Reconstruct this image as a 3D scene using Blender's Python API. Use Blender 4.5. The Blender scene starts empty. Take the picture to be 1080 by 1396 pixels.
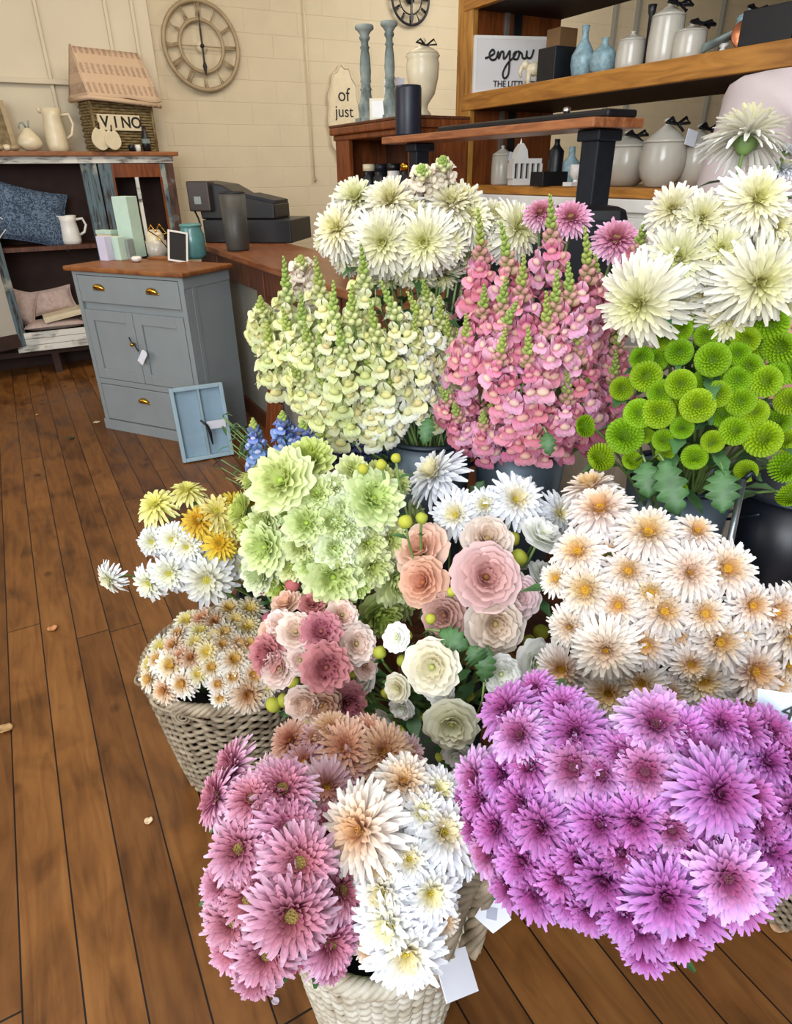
import bpy, math, random
from mathutils import Vector, Matrix, Quaternion, noise
R = math.radians
rnd = random.Random(7)
C = bpy.context.scene.collection
sc = bpy.context.scene
# ---------------------------------------------------------------- camera, world, light, exposure
FPX = 880.515; PITCH, ROLL, YAW = R(27.8414), R(.73015), R(28.877); CAMZ = 1.4
FW = Vector((math.sin(YAW), math.cos(YAW), 0)); RT = Vector((math.cos(YAW), -math.sin(YAW), 0)); UP = Vector((0, 0, 1))
AX = FW*math.cos(PITCH) - UP*math.sin(PITCH); UU = UP*math.cos(PITCH) + FW*math.sin(PITCH)
IX = RT*math.cos(ROLL) - UU*math.sin(ROLL); IY = RT*math.sin(ROLL) + UU*math.cos(ROLL)
CAM = Vector((0, 0, CAMZ))
cd = bpy.data.cameras.new('camera'); cam = bpy.data.objects.new('camera', cd); C.objects.link(cam)
cd.sensor_fit = 'VERTICAL'; cd.sensor_height = 24; cd.lens = FPX/1396*24; cd.clip_start = .02
m3 = Matrix((IX, IY, -AX)).transposed(); cam.matrix_world = Matrix.Translation(CAM) @ m3.to_4x4(); sc.camera = cam
def ray(x, y): return IX*((x-540)/FPX) - IY*((y-698)/FPX) + AX
def at(x, y, d): return CAM + ray(x, y).normalized()*d
def onz(x, y, z): r = ray(x, y); return CAM + r*((z-CAMZ)/r.z)
def ony(x, y, Y): r = ray(x, y); return CAM + r*(Y/r.y)
def onx(x, y, X): r = ray(x, y); return CAM + r*(X/r.x)
def px(p):
    v = Vector(p)-CAM; z = v.dot(AX); return 540+FPX*v.dot(IX)/z, 698-FPX*v.dot(IY)/z
w = bpy.data.worlds.new('world'); sc.world = w; w.use_nodes = True
w.node_tree.nodes['Background'].inputs[0].default_value = (.80, .88, 1.0, 1); w.node_tree.nodes['Background'].inputs[1].default_value = .9
def area(name, loc, target, sx, sy, power, col):
    l = bpy.data.lights.new(name, 'AREA'); l.shape = 'RECTANGLE'; l.size = sx; l.size_y = sy; l.energy = power; l.color = col
    o = bpy.data.objects.new(name, l); C.objects.link(o); o.location = loc
    o.rotation_euler = (Vector(target)-Vector(loc)).to_track_quat('-Z', 'Y').to_euler(); return o
area('shopfront_daylight', (-1.9, -1.5, 2.2), (.6, 1.1, .7), 2.2, 1.5, 118, (.90, .95, 1))
area('overhead_fill', (.1, .3, 3.15), (.5, .8, .6), 2.0, 1.4, 34, (.88, .94, 1))  # added cool fill above the display for contrast; the ceiling is solid here
area('side_window_daylight', (-2.7, 2.6, 2.1), (.6, 2.6, .3), 2.4, 1.5, 34, (1, .94, .86))
area('ceiling_lamp_warm', (1.2, 3.9, 3.05), (1.2, 4.9, 1.2), 2.2, .8, 30, (1, .86, .68))
area('back_room_lamp', (4.2, 4.4, 3.05), (4.6, 5.6, 1.4), 2.2, 1.0, 42, (1, .95, .88))
sc.view_settings.view_transform = 'Standard'; sc.view_settings.look = 'None'; sc.view_settings.gamma = 1
sc.view_settings.use_curve_mapping = False; sc.view_settings.exposure = .25
# ---------------------------------------------------------------- helpers
def lin(h):
    if isinstance(h, str):
        h = h.lstrip('#'); h = [int(h[i:i+2], 16)/255 for i in (0, 2, 4)]
    return tuple((c/12.92 if c <= .04045 else ((c+.055)/1.055)**2.4) for c in h[:3])
class M:
    def __init__(s): s.v = []; s.f = []; s.c = []; s.hascol = False
    def add(s, vs, fs, cs=None):
        b = len(s.v); s.v += [tuple(p) for p in vs]; s.f += [tuple(i+b for i in f) for f in fs]
        if cs is not None: s.hascol = True; s.c += list(cs)
        else: s.c += [(1, 1, 1)]*len(vs)
        return s
    def box(s, x0, x1, y0, y1, z0, z1, mat=None, col=None):
        vs = [Vector((x, y, z)) for z in (z0, z1) for y in (y0, y1) for x in (x0, x1)]
        if mat is not None: vs = [mat @ v for v in vs]
        return s.add(vs, [(0, 2, 3, 1), (4, 5, 7, 6), (0, 1, 5, 4), (2, 6, 7, 3), (0, 4, 6, 2), (1, 3, 7, 5)], [col]*8 if col else None)
    def lathe(s, prof, n=24, org=(0, 0, 0), mat=None, col=None, sx=1, sy=1):
        vs = []; fs = []; o = Vector(org)
        for r, z in prof:
            for k in range(n):
                a = 2*math.pi*k/n; p = Vector((r*math.cos(a)*sx, r*math.sin(a)*sy, z)); p = (mat @ p if mat is not None else p)+o; vs.append(p)
        for i in range(len(prof)-1):
            for k in range(n):
                a, b = i*n+k, i*n+(k+1) % n; fs.append((a, b, b+n, a+n))
        if prof[0][0] > 1e-5: fs.append(tuple(range(n))[::-1])
        if prof[-1][0] > 1e-5: fs.append(tuple((len(prof)-1)*n+k for k in range(n)))
        return s.add(vs, fs, [col]*len(vs) if col else None)
    def tube(s, pts, r, n=6, closed=False, col=None, cap=True):
        pts = [Vector(p) for p in pts]; N = len(pts); rr = r if isinstance(r, (list, tuple)) else [r]*N
        vs = []; fs = []; prev = None
        for i, p in enumerate(pts):
            a = pts[(i-1) % N] if (closed or i > 0) else p; b = pts[(i+1) % N] if (closed or i < N-1) else p
            t = (b-a).normalized() if (b-a).length > 1e-9 else Vector((0, 0, 1))
            if prev is None: u = t.orthogonal().normalized()
            else:
                u = prev - t*prev.dot(t); u = u.normalized() if u.length > 1e-6 else t.orthogonal().normalized()
            prev = u; q = t.cross(u)
            for k in range(n):
                an = 2*math.pi*k/n; vs.append(p+(u*math.cos(an)+q*math.sin(an))*rr[i])
        for i in range(N if closed else N-1):
            j = (i+1) % N
            for k in range(n): fs.append((i*n+k, i*n+(k+1) % n, j*n+(k+1) % n, j*n+k))
        if not closed and cap: fs.append(tuple(range(n))[::-1]); fs.append(tuple((N-1)*n+k for k in range(n)))
        return s.add(vs, fs, [col]*len(vs) if col else None)
    def prism(s, pts, z0, z1, mat=None, col=None):
        n = len(pts); vs = [Vector((x, y, z)) for z in (z0, z1) for x, y in pts]
        if mat is not None: vs = [mat @ v for v in vs]
        fs = [tuple(range(n))[::-1], tuple(range(n, 2*n))]+[(i, (i+1) % n, n+(i+1) % n, n+i) for i in range(n)]
        return s.add(vs, fs, [col]*len(vs) if col else None)
    def grid(s, fn, nu, nv, col=None, thick=0):
        vs = [Vector(fn(i/nu, j/nv)) for j in range(nv+1) for i in range(nu+1)]
        fs = [(j*(nu+1)+i, j*(nu+1)+i+1, (j+1)*(nu+1)+i+1, (j+1)*(nu+1)+i) for j in range(nv) for i in range(nu)]
        cs = None
        if callable(col): cs = [col(i/nu, j/nv) for j in range(nv+1) for i in range(nu+1)]
        elif col: cs = [col]*len(vs)
        return s.add(vs, fs, cs)
    def mesh(s, name, mat, smooth=True):
        me = bpy.data.meshes.new(name); me.from_pydata(s.v, [], s.f); me.update()
        if smooth: me.polygons.foreach_set('use_smooth', [True]*len(me.polygons))
        if s.hascol:
            ca = me.color_attributes.new('Col', 'FLOAT_COLOR', 'POINT')
            ca.data.foreach_set('color', [x for c in s.c for x in (c[0], c[1], c[2], 1)])
        me.materials.append(mat); return me
def link(name, me, parent=None, loc=None, mat=None):
    o = bpy.data.objects.new(name, me); C.objects.link(o)
    if parent is not None: o.parent = parent
    if mat is not None: o.matrix_world = mat
    elif loc is not None: o.location = loc
    return o
def part(name, m, mat, parent, smooth=False, bevel=0, label=None, solid=0):
    o = link(name, m.mesh(name, mat, smooth), parent)
    if label: o['label'] = label
    if solid: md = o.modifiers.new('s', 'SOLIDIFY'); md.thickness = solid; md.offset = 0
    if bevel: md = o.modifiers.new('b', 'BEVEL'); md.width = bevel; md.segments = 2; md.limit_method = 'ANGLE'
    return o
def tag(o, label, cat, group=None):
    o['label'] = label; o['category'] = cat
    if group: o['group'] = group
    return o
def thing(name, label, cat, loc=(0, 0, 0), rz=0, group=None, rot=None):
    o = bpy.data.objects.new(name, None); C.objects.link(o); o.location = loc; o.rotation_euler = (0, 0, rz); o.empty_display_size = .02
    if rot is not None: o.rotation_euler = rot.to_euler() if hasattr(rot, 'to_euler') else rot
    return tag(o, label, cat, group)
def solo(name, m, mat, label, cat, loc=(0, 0, 0), rz=0, group=None, smooth=False, bevel=0, rot=None, solid=0):
    o = part(name, m, mat, None, smooth, bevel, None, solid); o.location = loc; o.rotation_euler = rot if rot is not None else (0, 0, rz); return tag(o, label, cat, group)
def struct(name, m, mat, smooth=False, bevel=0, loc=(0, 0, 0)):
    o = part(name, m, mat, None, smooth, bevel); o['kind'] = 'structure'; o.location = loc; return o
# ---------------------------------------------------------------- materials
class NT:
    def __init__(s, name, rough=.6, metal=0, spec=.5):
        s.m = bpy.data.materials.new(name); s.m.use_nodes = True; s.t = s.m.node_tree; s.b = s.t.nodes['Principled BSDF']
        s.b.inputs['Roughness'].default_value = rough; s.b.inputs['Metallic'].default_value = metal; s.b.inputs['Specular IOR Level'].default_value = spec
    def n(s, ty, **kw):
        n = s.t.nodes.new(ty)
        for k, v in kw.items(): setattr(n, k, v)
        return n
    def l(s, a, b): s.t.links.new(a, b)
    def coords(s, scale=(1, 1, 1), rot=(0, 0, 0)):
        tc = s.n('ShaderNodeTexCoord'); mp = s.n('ShaderNodeMapping'); mp.inputs['Scale'].default_value = scale; mp.inputs['Rotation'].default_value = rot
        s.l(tc.outputs['Object'], mp.inputs[0]); return mp.outputs[0]
    def noise(s, vec, scale, detail=4, dist=0):
        n = s.n('ShaderNodeTexNoise'); n.inputs['Scale'].default_value = scale; n.inputs['Detail'].default_value = detail; n.inputs['Distortion'].default_value = dist
        s.l(vec, n.inputs['Vector']); return n.outputs['Fac']
    def ramp(s, fac, stops):
        r = s.n('ShaderNodeValToRGB'); e = r.color_ramp.elements
        while len(e) < len(stops): e.new(.5)
        for i, (p, c) in enumerate(stops): e[i].position = p; e[i].color = (*c, 1)
        s.l(fac, r.inputs[0]); return r.outputs[0]
    def math(s, op, a, b=None):
        n = s.n('ShaderNodeMath', operation=op)
        for i, x in enumerate((a, b)):
            if x is None: continue
            if isinstance(x, (int, float)): n.inputs[i].default_value = x
            else: s.l(x, n.inputs[i])
        return n.outputs[0]
    def mix(s, fac, a, b, mode='MIX'):
        n = s.n('ShaderNodeMix', data_type='RGBA', blend_type=mode)
        for i, x in ((0, fac), (6, a), (7, b)):
            if isinstance(x, (int, float)): n.inputs[i].default_value = x
            elif isinstance(x, tuple): n.inputs[i].default_value = (*x, 1)
            else: s.l(x, n.inputs[i])
        return n.outputs[2]
    def col(s, x):
        if isinstance(x, tuple): s.b.inputs['Base Color'].default_value = (*x, 1)
        else: s.l(x, s.b.inputs['Base Color'])
    def bump(s, h, strength=.3, dist=.01):
        b = s.n('ShaderNodeBump'); b.inputs['Strength'].default_value = strength; b.inputs['Distance'].default_value = dist
        s.l(h, b.inputs['Height']); s.l(b.outputs[0], s.b.inputs['Normal'])
def plain(name, c, rough=.6, metal=0, var=.12, scale=20, bump=0):
    t = NT(name, rough, metal); c = lin(c); v = t.coords(); f = t.noise(v, scale)
    t.col(t.ramp(f, [(.3, tuple(x*(1-var) for x in c)), (.7, tuple(min(1, x*(1+var)) for x in c))]))
    if bump: t.bump(f, bump, .004)
    return t.m
def wood(name, c1, c2, sc_=(1, 1, 12), rough=.45, scale=4, bump=.15):
    t = NT(name, rough); v = t.coords(sc_); f = t.noise(v, scale, 6, 1.2); t.col(t.ramp(f, [(.3, lin(c1)), (.68, lin(c2))])); t.bump(f, bump, .003); return t.m
def weathered(name, base, flake, dark, axis=(14, 14, 2), lo=.46, hi=.56):
    t = NT(name, .75); v = t.coords(axis); f = t.noise(v, 3, 8, .8); g = t.noise(t.coords((1, 1, 1)), 5, 5)
    a = t.ramp(f, [(.35, lin(dark)), (.52, lin(base))]); fac = t.ramp(g, [(lo, (0, 0, 0)), (hi, (1, 1, 1))]); t.col(t.mix(fac, a, lin(flake))); t.bump(f, .4, .004); return t.m
def petal_mat():
    t = NT('petal', .55, 0, .25); a = t.n('ShaderNodeAttribute', attribute_name='Col'); oi = t.n('ShaderNodeObjectInfo'); h = t.n('ShaderNodeHueSaturation')
    mr = t.n('ShaderNodeMapRange'); mr.inputs[3].default_value = .485; mr.inputs[4].default_value = .512; t.l(oi.outputs['Random'], mr.inputs[0]); t.l(mr.outputs[0], h.inputs['Hue'])
    m2 = t.n('ShaderNodeMapRange'); m2.inputs[3].default_value = .88; m2.inputs[4].default_value = 1.06
    t.l(t.math('FRACT', t.math('MULTIPLY', oi.outputs['Random'], 7.3)), m2.inputs[0]); t.l(m2.outputs[0], h.inputs['Value']); t.l(a.outputs['Color'], h.inputs['Color'])
    t.col(h.outputs[0]); tr = t.n('ShaderNodeBsdfTranslucent'); t.l(h.outputs[0], tr.inputs[0]); mx = t.n('ShaderNodeMixShader'); mx.inputs[0].default_value = .28
    t.l(t.b.outputs[0], mx.inputs[1]); t.l(tr.outputs[0], mx.inputs[2]); t.l(mx.outputs[0], t.t.nodes['Material Output'].inputs[0]); return t.m
PET = petal_mat()
def colmat(name, rough=.6):
    t = NT(name, rough); a = t.n('ShaderNodeAttribute', attribute_name='Col'); t.col(a.outputs['Color']); return t.m
DISC = colmat('flower_disc', .8)
LEAF = plain('leaf_green', '#41653a', .5, 0, .35, 30, .2); STEM = plain('stem_green', '#6f8a4c', .55, 0, .25, 25)
CREAMW = None
def floor_mat():
    t = NT('pine_floorboards', .42, 0, .4); tc = t.n('ShaderNodeTexCoord'); sp = t.n('ShaderNodeSeparateXYZ'); t.l(tc.outputs['Object'], sp.inputs[0])
    u = t.math('DIVIDE', t.math('ADD', sp.outputs[0], 5.289), .1035); k = t.math('FLOOR', u); fr = t.math('FRACT', u)
    wn = t.n('ShaderNodeTexWhiteNoise', noise_dimensions='1D'); t.l(k, wn.inputs['W'])
    yy = t.math('ADD', sp.outputs[1], t.math('MULTIPLY', wn.outputs['Value'], 37.0))
    seg = t.math('DIVIDE', yy, 4.6); wn2 = t.n('ShaderNodeTexWhiteNoise', noise_dimensions='2D'); cb = t.n('ShaderNodeCombineXYZ'); t.l(k, cb.inputs[0]); t.l(t.math('FLOOR', seg), cb.inputs[1]); t.l(cb.outputs[0], wn2.inputs['Vector'])
    c2 = t.n('ShaderNodeCombineXYZ'); t.l(t.math('MULTIPLY', sp.outputs[0], 9.0), c2.inputs[0]); t.l(t.math('MULTIPLY', yy, 1.1), c2.inputs[1]); t.l(t.math('MULTIPLY', wn.outputs['Value'], 50), c2.inputs[2])
    g = t.noise(c2.outputs[0], 3.2, 8, 1.5)
    c3 = t.n('ShaderNodeCombineXYZ'); t.l(t.math('MULTIPLY', sp.outputs[0], 1.6), c3.inputs[0]); t.l(yy, c3.inputs[1]); t.l(k, c3.inputs[2])
    g2 = t.noise(c3.outputs[0], 4.5, 5, .6)
    a = t.ramp(g, [(.28, lin('#57331a')), (.5, lin('#84562a')), (.75, lin('#a06f3a'))]); b = t.ramp(g2, [(.33, lin('#462d1a')), (.52, lin('#906030')), (.8, lin('#a5743c'))])
    c = t.mix(.5, a, b); c = t.mix(.8, c, t.ramp(wn2.outputs['Value'], [(0, (.55, .5, .45)), (1, (1, 1, 1))]), 'MULTIPLY')
    vo = t.n('ShaderNodeTexVoronoi'); vo.inputs['Scale'].default_value = 7; c4 = t.n('ShaderNodeCombineXYZ'); t.l(sp.outputs[0], c4.inputs[0]); t.l(t.math('MULTIPLY', yy, .75), c4.inputs[1]); t.l(c4.outputs[0], vo.inputs['Vector'])
    kn = t.ramp(vo.outputs['Distance'], [(.03, (1, 1, 1)), (.16, (0, 0, 0))]); sel = t.math('GREATER_THAN', t.n('ShaderNodeSeparateColor').outputs[0], .5)
    scn = t.n('ShaderNodeSeparateColor'); t.l(vo.outputs['Color'], scn.inputs[0]); sel = t.math('GREATER_THAN', scn.outputs[0], .62)
    c = t.mix(t.math('MULTIPLY', t.math('MULTIPLY', kn, sel), .8), c, lin('#2a170c'))
    e1 = t.math('LESS_THAN', fr, .035); fs = t.math('FRACT', seg); e2 = t.math('LESS_THAN', fs, .0009); gap = t.math('MAXIMUM', e1, e2)
    c = t.mix(1.0, c, (.84, .80, .76), 'MULTIPLY'); c = t.mix(gap, c, lin('#150b06')); t.col(c); t.bump(t.math('SUBTRACT', t.math('MULTIPLY', g, .3), gap), .35, .004)
    t.l(t.ramp(g2, [(.3, (.3, .3, .3)), (.7, (.5, .5, .5))]), t.b.inputs['Roughness']); return t.m
def brick_mat(name, c):
    t = NT(name, .65); tc = t.n('ShaderNodeTexCoord'); sp = t.n('ShaderNodeSeparateXYZ'); t.l(tc.outputs['Object'], sp.inputs[0]); cb = t.n('ShaderNodeCombineXYZ')
    t.l(t.math('ADD', sp.outputs[0], sp.outputs[1]), cb.inputs[0]); t.l(sp.outputs[2], cb.inputs[1]); br = t.n('ShaderNodeTexBrick'); t.l(cb.outputs[0], br.inputs['Vector'])
    br.inputs['Scale'].default_value = 1; br.inputs['Brick Width'].default_value = .46; br.inputs['Row Height'].default_value = .16; br.inputs['Mortar Size'].default_value = .004; br.inputs['Mortar Smooth'].default_value = 1
    f = t.noise(cb.outputs[0], 5, 6); base = t.ramp(f, [(.3, tuple(x*.93 for x in lin(c))), (.7, lin(c))])
    t.col(t.mix(t.math('MULTIPLY', br.outputs['Fac'], .10), base, tuple(x*.6 for x in lin(c)))); t.bump(t.math('SUBTRACT', t.math('MULTIPLY', f, .9), br.outputs['Fac']), .4, .008); return t.m
FLOOR = floor_mat(); BRICK = brick_mat('painted_brick', '#d2c4a6'); PANEL = plain('cream_board_paint', '#d3c8ae', .5, 0, .04, 3)
CEIL = plain('white_ceiling', '#e4dfd2', .8, 0, .03)
CABB = plain('grey_blue_paint', '#8a9294', .45, 0, .05, 6); BRASS = plain('polished_brass', '#d8a63c', .2, 1, .1); TOPW = wood('oiled_pine_top', '#6e3d1c', '#9c6230', (2, 12, 2))
BROWN = wood('dark_stained_wood', '#3c1f12', '#6b3c22', (10, 10, 1.2)); CTOP = wood('counter_top_wood', '#6b3a20', '#9a623a', (10, 1.2, 10), .3); OAK = wood('honey_oak', '#8e5a20', '#bd8238', (9, 1.2, 9), .4)
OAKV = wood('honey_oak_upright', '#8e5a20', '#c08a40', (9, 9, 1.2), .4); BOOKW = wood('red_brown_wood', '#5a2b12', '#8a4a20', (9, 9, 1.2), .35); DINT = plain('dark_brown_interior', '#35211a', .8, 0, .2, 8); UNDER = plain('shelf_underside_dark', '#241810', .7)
WEA = weathered('weathered_blue_paint', '#5d7078', '#9a9c92', '#33261f', lo=.54, hi=.62); WEB = weathered('weathered_brown_paint', '#54382a', '#7b8486', '#2c1b16', lo=.5, hi=.6); WEH = weathered('weathered_white_paint', '#c3c4bd', '#e0ded4', '#5b5048', (2, 14, 14))
GREYP = plain('grey_panel', '#8f8d83', .7, 0, .05, 4); BLACK = plain('black_plastic', '#14161b', .38, 0, .2); BLKM = plain('black_metal', '#1f242d', .45, .4, .15, 60, .2)
CREAM = plain('cream_ceramic', '#ddd0b0', .3, 0, .06); WHITE = plain('white_ceramic', '#e8e6e0', .3, 0, .04); MINT = plain('mint_card', '#c2dccb', .6, 0, .04); LILAC = plain('lilac_card', '#d3d0e6', .6, 0, .04); GRYC = plain('grey_card', '#8f9a96', .6)
TEAL = plain('teal_glaze', '#5b8c8a', .2, 0, .12); BLUEG = plain('mottled_blue_glaze', '#87a3ab', .35, 0, .3, 60); STONE = weathered('grey_carved_wood', '#7f8c88', '#a3aca4', '#5c6764', (8, 8, 3)); PAPER = plain('paper_tag', '#e3e4ee', .7, 0, .03); INK = plain('ink', '#1a1716', .6)
GALV = plain('zinc_bucket', '#5d6b76', .42, .55, .22, 9, .15); RIMB = plain('dark_bucket_rim', '#1d2630', .4, .5); TAN = plain('tan_clock_metal', '#a59272', .55, .2, .1); FABR = plain('pinkish_cushion', '#b9a49c', .9, 0, .15, 40, .3)
def glass(name, c, rough=.12, tr=.6):
    t = NT(name, rough); t.col(lin(c)); t.b.inputs['Transmission Weight'].default_value = tr; return t.m
GLAS = glass('smoky_ribbed_glass', '#dcd6c8', .2, .35); GLT = glass('clear_glass', '#e4e6e0', .05, .9)
def navy_mat():
    t = NT('navy_damask', .85); v = t.coords(); f = t.noise(v, 34, 3, 2.5); t.col(t.ramp(f, [(.47, lin('#2c3f56')), (.53, lin('#63768c'))])); return t.m
NAVY = navy_mat()
def wick_mat(name, a, b):
    t = NT(name, .6); f = t.noise(t.coords((1, 1, 1)), 28, 5); t.col(t.ramp(f, [(.32, lin(a)), (.66, lin(b))])); t.bump(f, .3, .003); return t.m
WICK = wick_mat('grey_wicker', '#6a5b49', '#a99a82'); WICW = wick_mat('whitewashed_wicker', '#a3967f', '#cfcabc'); WICB = wick_mat('brown_wicker', '#5d4c2c', '#8c7850')
def text(name, s, size, mat, parent, loc, rot, ext=.001, bold=0):
    cu = bpy.data.curves.new(name, 'FONT'); cu.body = s; cu.size = size; cu.extrude = ext; cu.align_x = 'CENTER'; cu.align_y = 'CENTER'; cu.offset = bold
    o = bpy.data.objects.new(name, cu); C.objects.link(o); bpy.context.view_layer.update()
    me = bpy.data.meshes.new_from_object(o); bpy.data.objects.remove(o); me.materials.clear(); me.materials.append(mat)
    q = bpy.data.objects.new(name, me); C.objects.link(q); q.parent = parent; q.location = loc; q.rotation_euler = rot; return q
# ---------------------------------------------------------------- the room
struct('floor', M().box(-3, 9.5, -2.6, 6.35, -.05, 0), FLOOR)
struct('ceiling', M().box(-3, 9.5, -2.7, 6.35, 3.3, 3.4), CEIL)
struct('wall_front', M().box(-3, 9.5, -2.7, -2.6, 0, .45).box(-3, 9.5, -2.7, -2.6, 2.85, 3.3).box(2.6, 9.5, -2.7, -2.6, .45, 2.85), PANEL)
w1 = struct('window_1', M().box(-3, -2.94, -2.68, -2.62, .45, 2.85).box(-.23, -.17, -2.68, -2.62, .45, 2.85).box(2.54, 2.6, -2.68, -2.62, .45, 2.85).box(-3, 2.6, -2.68, -2.62, .45, .5).box(-3, 2.6, -2.68, -2.62, 2.8, 2.85), PANEL)
struct('wall_back', M().box(-3, 9.5, 6.2, 6.35, 0, 3.3), BRICK)
struct('wall_left', M().box(-3.1, -3, -2.6, 1.2, 0, 3.3).box(-3.1, -3, 4, 6.35, 0, 3.3).box(-3.1, -3, 1.2, 4, 0, .9).box(-3.1, -3, 1.2, 4, 2.9, 3.3), PANEL)
struct('wall_right', M().box(9.5, 9.6, -2.6, 6.35, 0, 3.3), PANEL)
struct('wall_panelling', M().box(-2.95, 1.33, 6.17, 6.2, 0, 3.3), PANEL)
struct('trim_1', M().box(-2.95, .88, 6.12, 6.17, 1.985, 2.02), PANEL, bevel=.006)
struct('baseboard_back', M().box(-3, 9.5, 6.17, 6.2, 0, .14), PANEL)
def wl(x, y): return ony(x, y, 6.16)
for i, (a, b) in enumerate((((47, 0), (77, 150)), ((139, 0), (156, 72)), ((178, 0), (189, 72)))):
    p, q = wl(*a), wl(*b); x = (p.x+q.x)/2
    struct('trim_%d' % (i+2), M().box(x-.012, x+.012, 6.145, 6.17, .1, 3.3), PANEL, bevel=.004)
p = ony(422, 120, 6.17)
t = thing('wall_cable', 'thin cream cable run hanging down the painted wall right of the round clock', 'cable', (p.x, 6.185, 1.36))
part('cord', M().tube([(0, 0, 0), (0, -.004, 1), (0, 0, 1.93)], .006), CREAM, t, True); part('cable_end', M().tube([(0, 0, 0), (.01, -.01, -.02), (-.005, -.01, -.04)], .009), TAN, t, True)
# white board partition and upright lines seen through the open shelves
for i, (xx, a) in enumerate(((491, 90), (860, 100), (815, 230), (960, 165))):
    if i == 0: continue
    q = ony(xx, a, 6.17); struct('trim_%d' % (i+5), M().box(q.x-.02, q.x+.02, 6.15, 6.2, .1, 3.3), GREYP)
def ht(p, y):
    lo, hi = 0, 4
    for _ in range(40):
        m = (lo+hi)/2
        if px((p[0], p[1], m))[1] > y: lo = m
        else: hi = m
    return lo
def mpp(p): return (Vector(p)-CAM).dot(AX)/FPX
RX = Matrix.Rotation
# ---------------------------------------------------------------- dresser at the back wall
DY = 5.8; DZ = 1.55
t = thing('dresser', 'old dark wooden dresser with weathered blue and white paint against the back wall', 'dresser', (0, DY, 0))
part('dresser_top', M().box(-.95, 1.31, -.04, .34, DZ-.03, DZ), TOPW, t, bevel=.005)
part('cornice', M().box(-.93, 1.27, -.01, .02, DZ-.075, DZ-.03), WEH, t)
part('back_panel', M().box(-.92, 1.26, .31, .33, 0, DZ-.03), DINT, t)
part('side_panel', M().box(-.92, -.89, 0, .31, 0, DZ-.03), WEB, t); part('side_panel', M().box(1.23, 1.26, 0, .31, 0, DZ-.03), WEB, t)
part('middle_post', M().box(.6, .71, 0, .05, .08, DZ-.075).box(.63, .66, -.008, 0, .1, DZ-.09), WEA, t, bevel=.004)
part('shelf', M().box(-.89, .64, .02, .31, .9, .93), BROWN, t); part('shelf', M().box(-.89, 1.23, .0, .31, .15, .19), DINT, t); part('shelf', M().box(.64, 1.23, .06, .31, .9, .93), BROWN, t)
for x in (-.9, .1, .64, 1.2): part('foot', M().box(x, x+.05, 0, .05, 0, .15), DINT, t)
d = link('glazed_door', None, t, (.72, -.01, 0))
part('door_frame', M().box(0, .09, 0, .025, .2, DZ-.08).box(.44, .52, 0, .025, .2, DZ-.08).box(.09, .44, 0, .025, .2, .32), WEA, d, bevel=.004)
part('top_rail', M().box(.09, .44, .0, .025, DZ-.17, DZ-.08), BOOKW, d); part('glazing_bar', M().box(.245, .27, .0, .02, .32, DZ-.17), WEH, d)
part('moulding', M().box(.085, .1, -.004, .01, .32, DZ-.17).box(.43, .445, -.004, .01, .32, DZ-.17), BOOKW, d)
part('corner_post', M().box(1.2, 1.26, -.02, .0, .05, DZ-.075), WEB, t)
t2 = thing('dresser_door', 'weathered glazed dresser door standing ajar at the far left', 'door leaf', (-.05, DY-.03, 0), R(205))
part('door_stile', M().box(0, .06, 0, .025, .24, .98).box(.44, .5, 0, .025, .24, .98), WEA, t2, bevel=.004); part('door_rail', M().box(.06, .44, 0, .025, .24, .34).box(.06, .44, 0, .025, .9, .98), DINT, t2); part('pane', M().box(.06, .44, .01, .014, .34, .9), GLAS, t2); part('glazing_bar', M().box(.24, .26, .0, .02, .34, .9), WEH, t2)
def cushion(name, label, mat, loc, w, h, th, rot, group=None, piping=None, cat='cushion'):
    def fn(sgn):
        def f(u, v):
            a, b = u*2-1, v*2-1; e = (1-abs(a)**3.2)*(1-abs(b)**3.2); pin = 1-.1*(1-abs(a))*abs(b)**2 if False else 1
            x = a*w/2*(1-.10*(1-b*b)*abs(a)); z = b*h/2*(1-.10*(1-a*a)*abs(b)); return (x, sgn*th/2*max(0, e)**.55, z)
        return f
    m = M().grid(fn(1), 14, 14).grid(fn(-1), 14, 14); m2 = m
    t = thing(name, label, cat, loc, group=group, rot=rot); part('cover', m, mat, t, True)
    pts = []
    for k in range(48):
        s = k/12; i = int(s) % 4; f = s-int(s); a, b = [(-1+2*f, -1), (1, -1+2*f), (1-2*f, 1), (-1, 1-2*f)][i]
        pts.append((a*w/2*(1-.10*(1-b*b)*abs(a)), 0, b*h/2*(1-.10*(1-a*a)*abs(b))))
    part('piping', M().tube(pts, .004, 6, True), piping or mat, t, True); return t
cushion('cushion', 'navy damask cushion leaning in the open dresser compartment beside the white jug', NAVY, (.2, DY+.11, 1.135), .5, .40, .13, (R(-12), R(14), R(6)))
cushion('cushion', 'dark blue cushion with pale piping at the left end of the dresser shelf', NAVY, (-.2, DY+.02, 1.09), .4, .34, .1, (R(-14), R(38), R(-6)), piping=WHITE)
def jug(label, base, H_, r, mat, flip=1, cat='jug'):
    t = thing('jug', label, cat, base)
    pr = [(r*.8, 0), (r*.95, .02*H_), (r, .15*H_), (r*.92, .5*H_), (r*.8, .8*H_), (r*.95, H_), (r*.9, H_), (r*.74, .8*H_), (r*.85, .4*H_), (0, .06*H_)]
    part('jug_body', M().lathe(pr, 28), mat, t, True)
    part('handle', M().tube([(flip*r*.8, 0, H_*.85), (flip*r*1.5, 0, H_*.88), (flip*r*1.75, 0, H_*.65), (flip*r*1.45, 0, H_*.4), (flip*r*.9, 0, H_*.3)], r*.14, 8), mat, t, True)
    part('spout', M().lathe([(r*.1, -.12*H_), (r*.3, 0), (r*.25, 0), (.001, -.1*H_)], 12, (-flip*r*.95, 0, H_*1.0)), mat, t, True); return t
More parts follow.
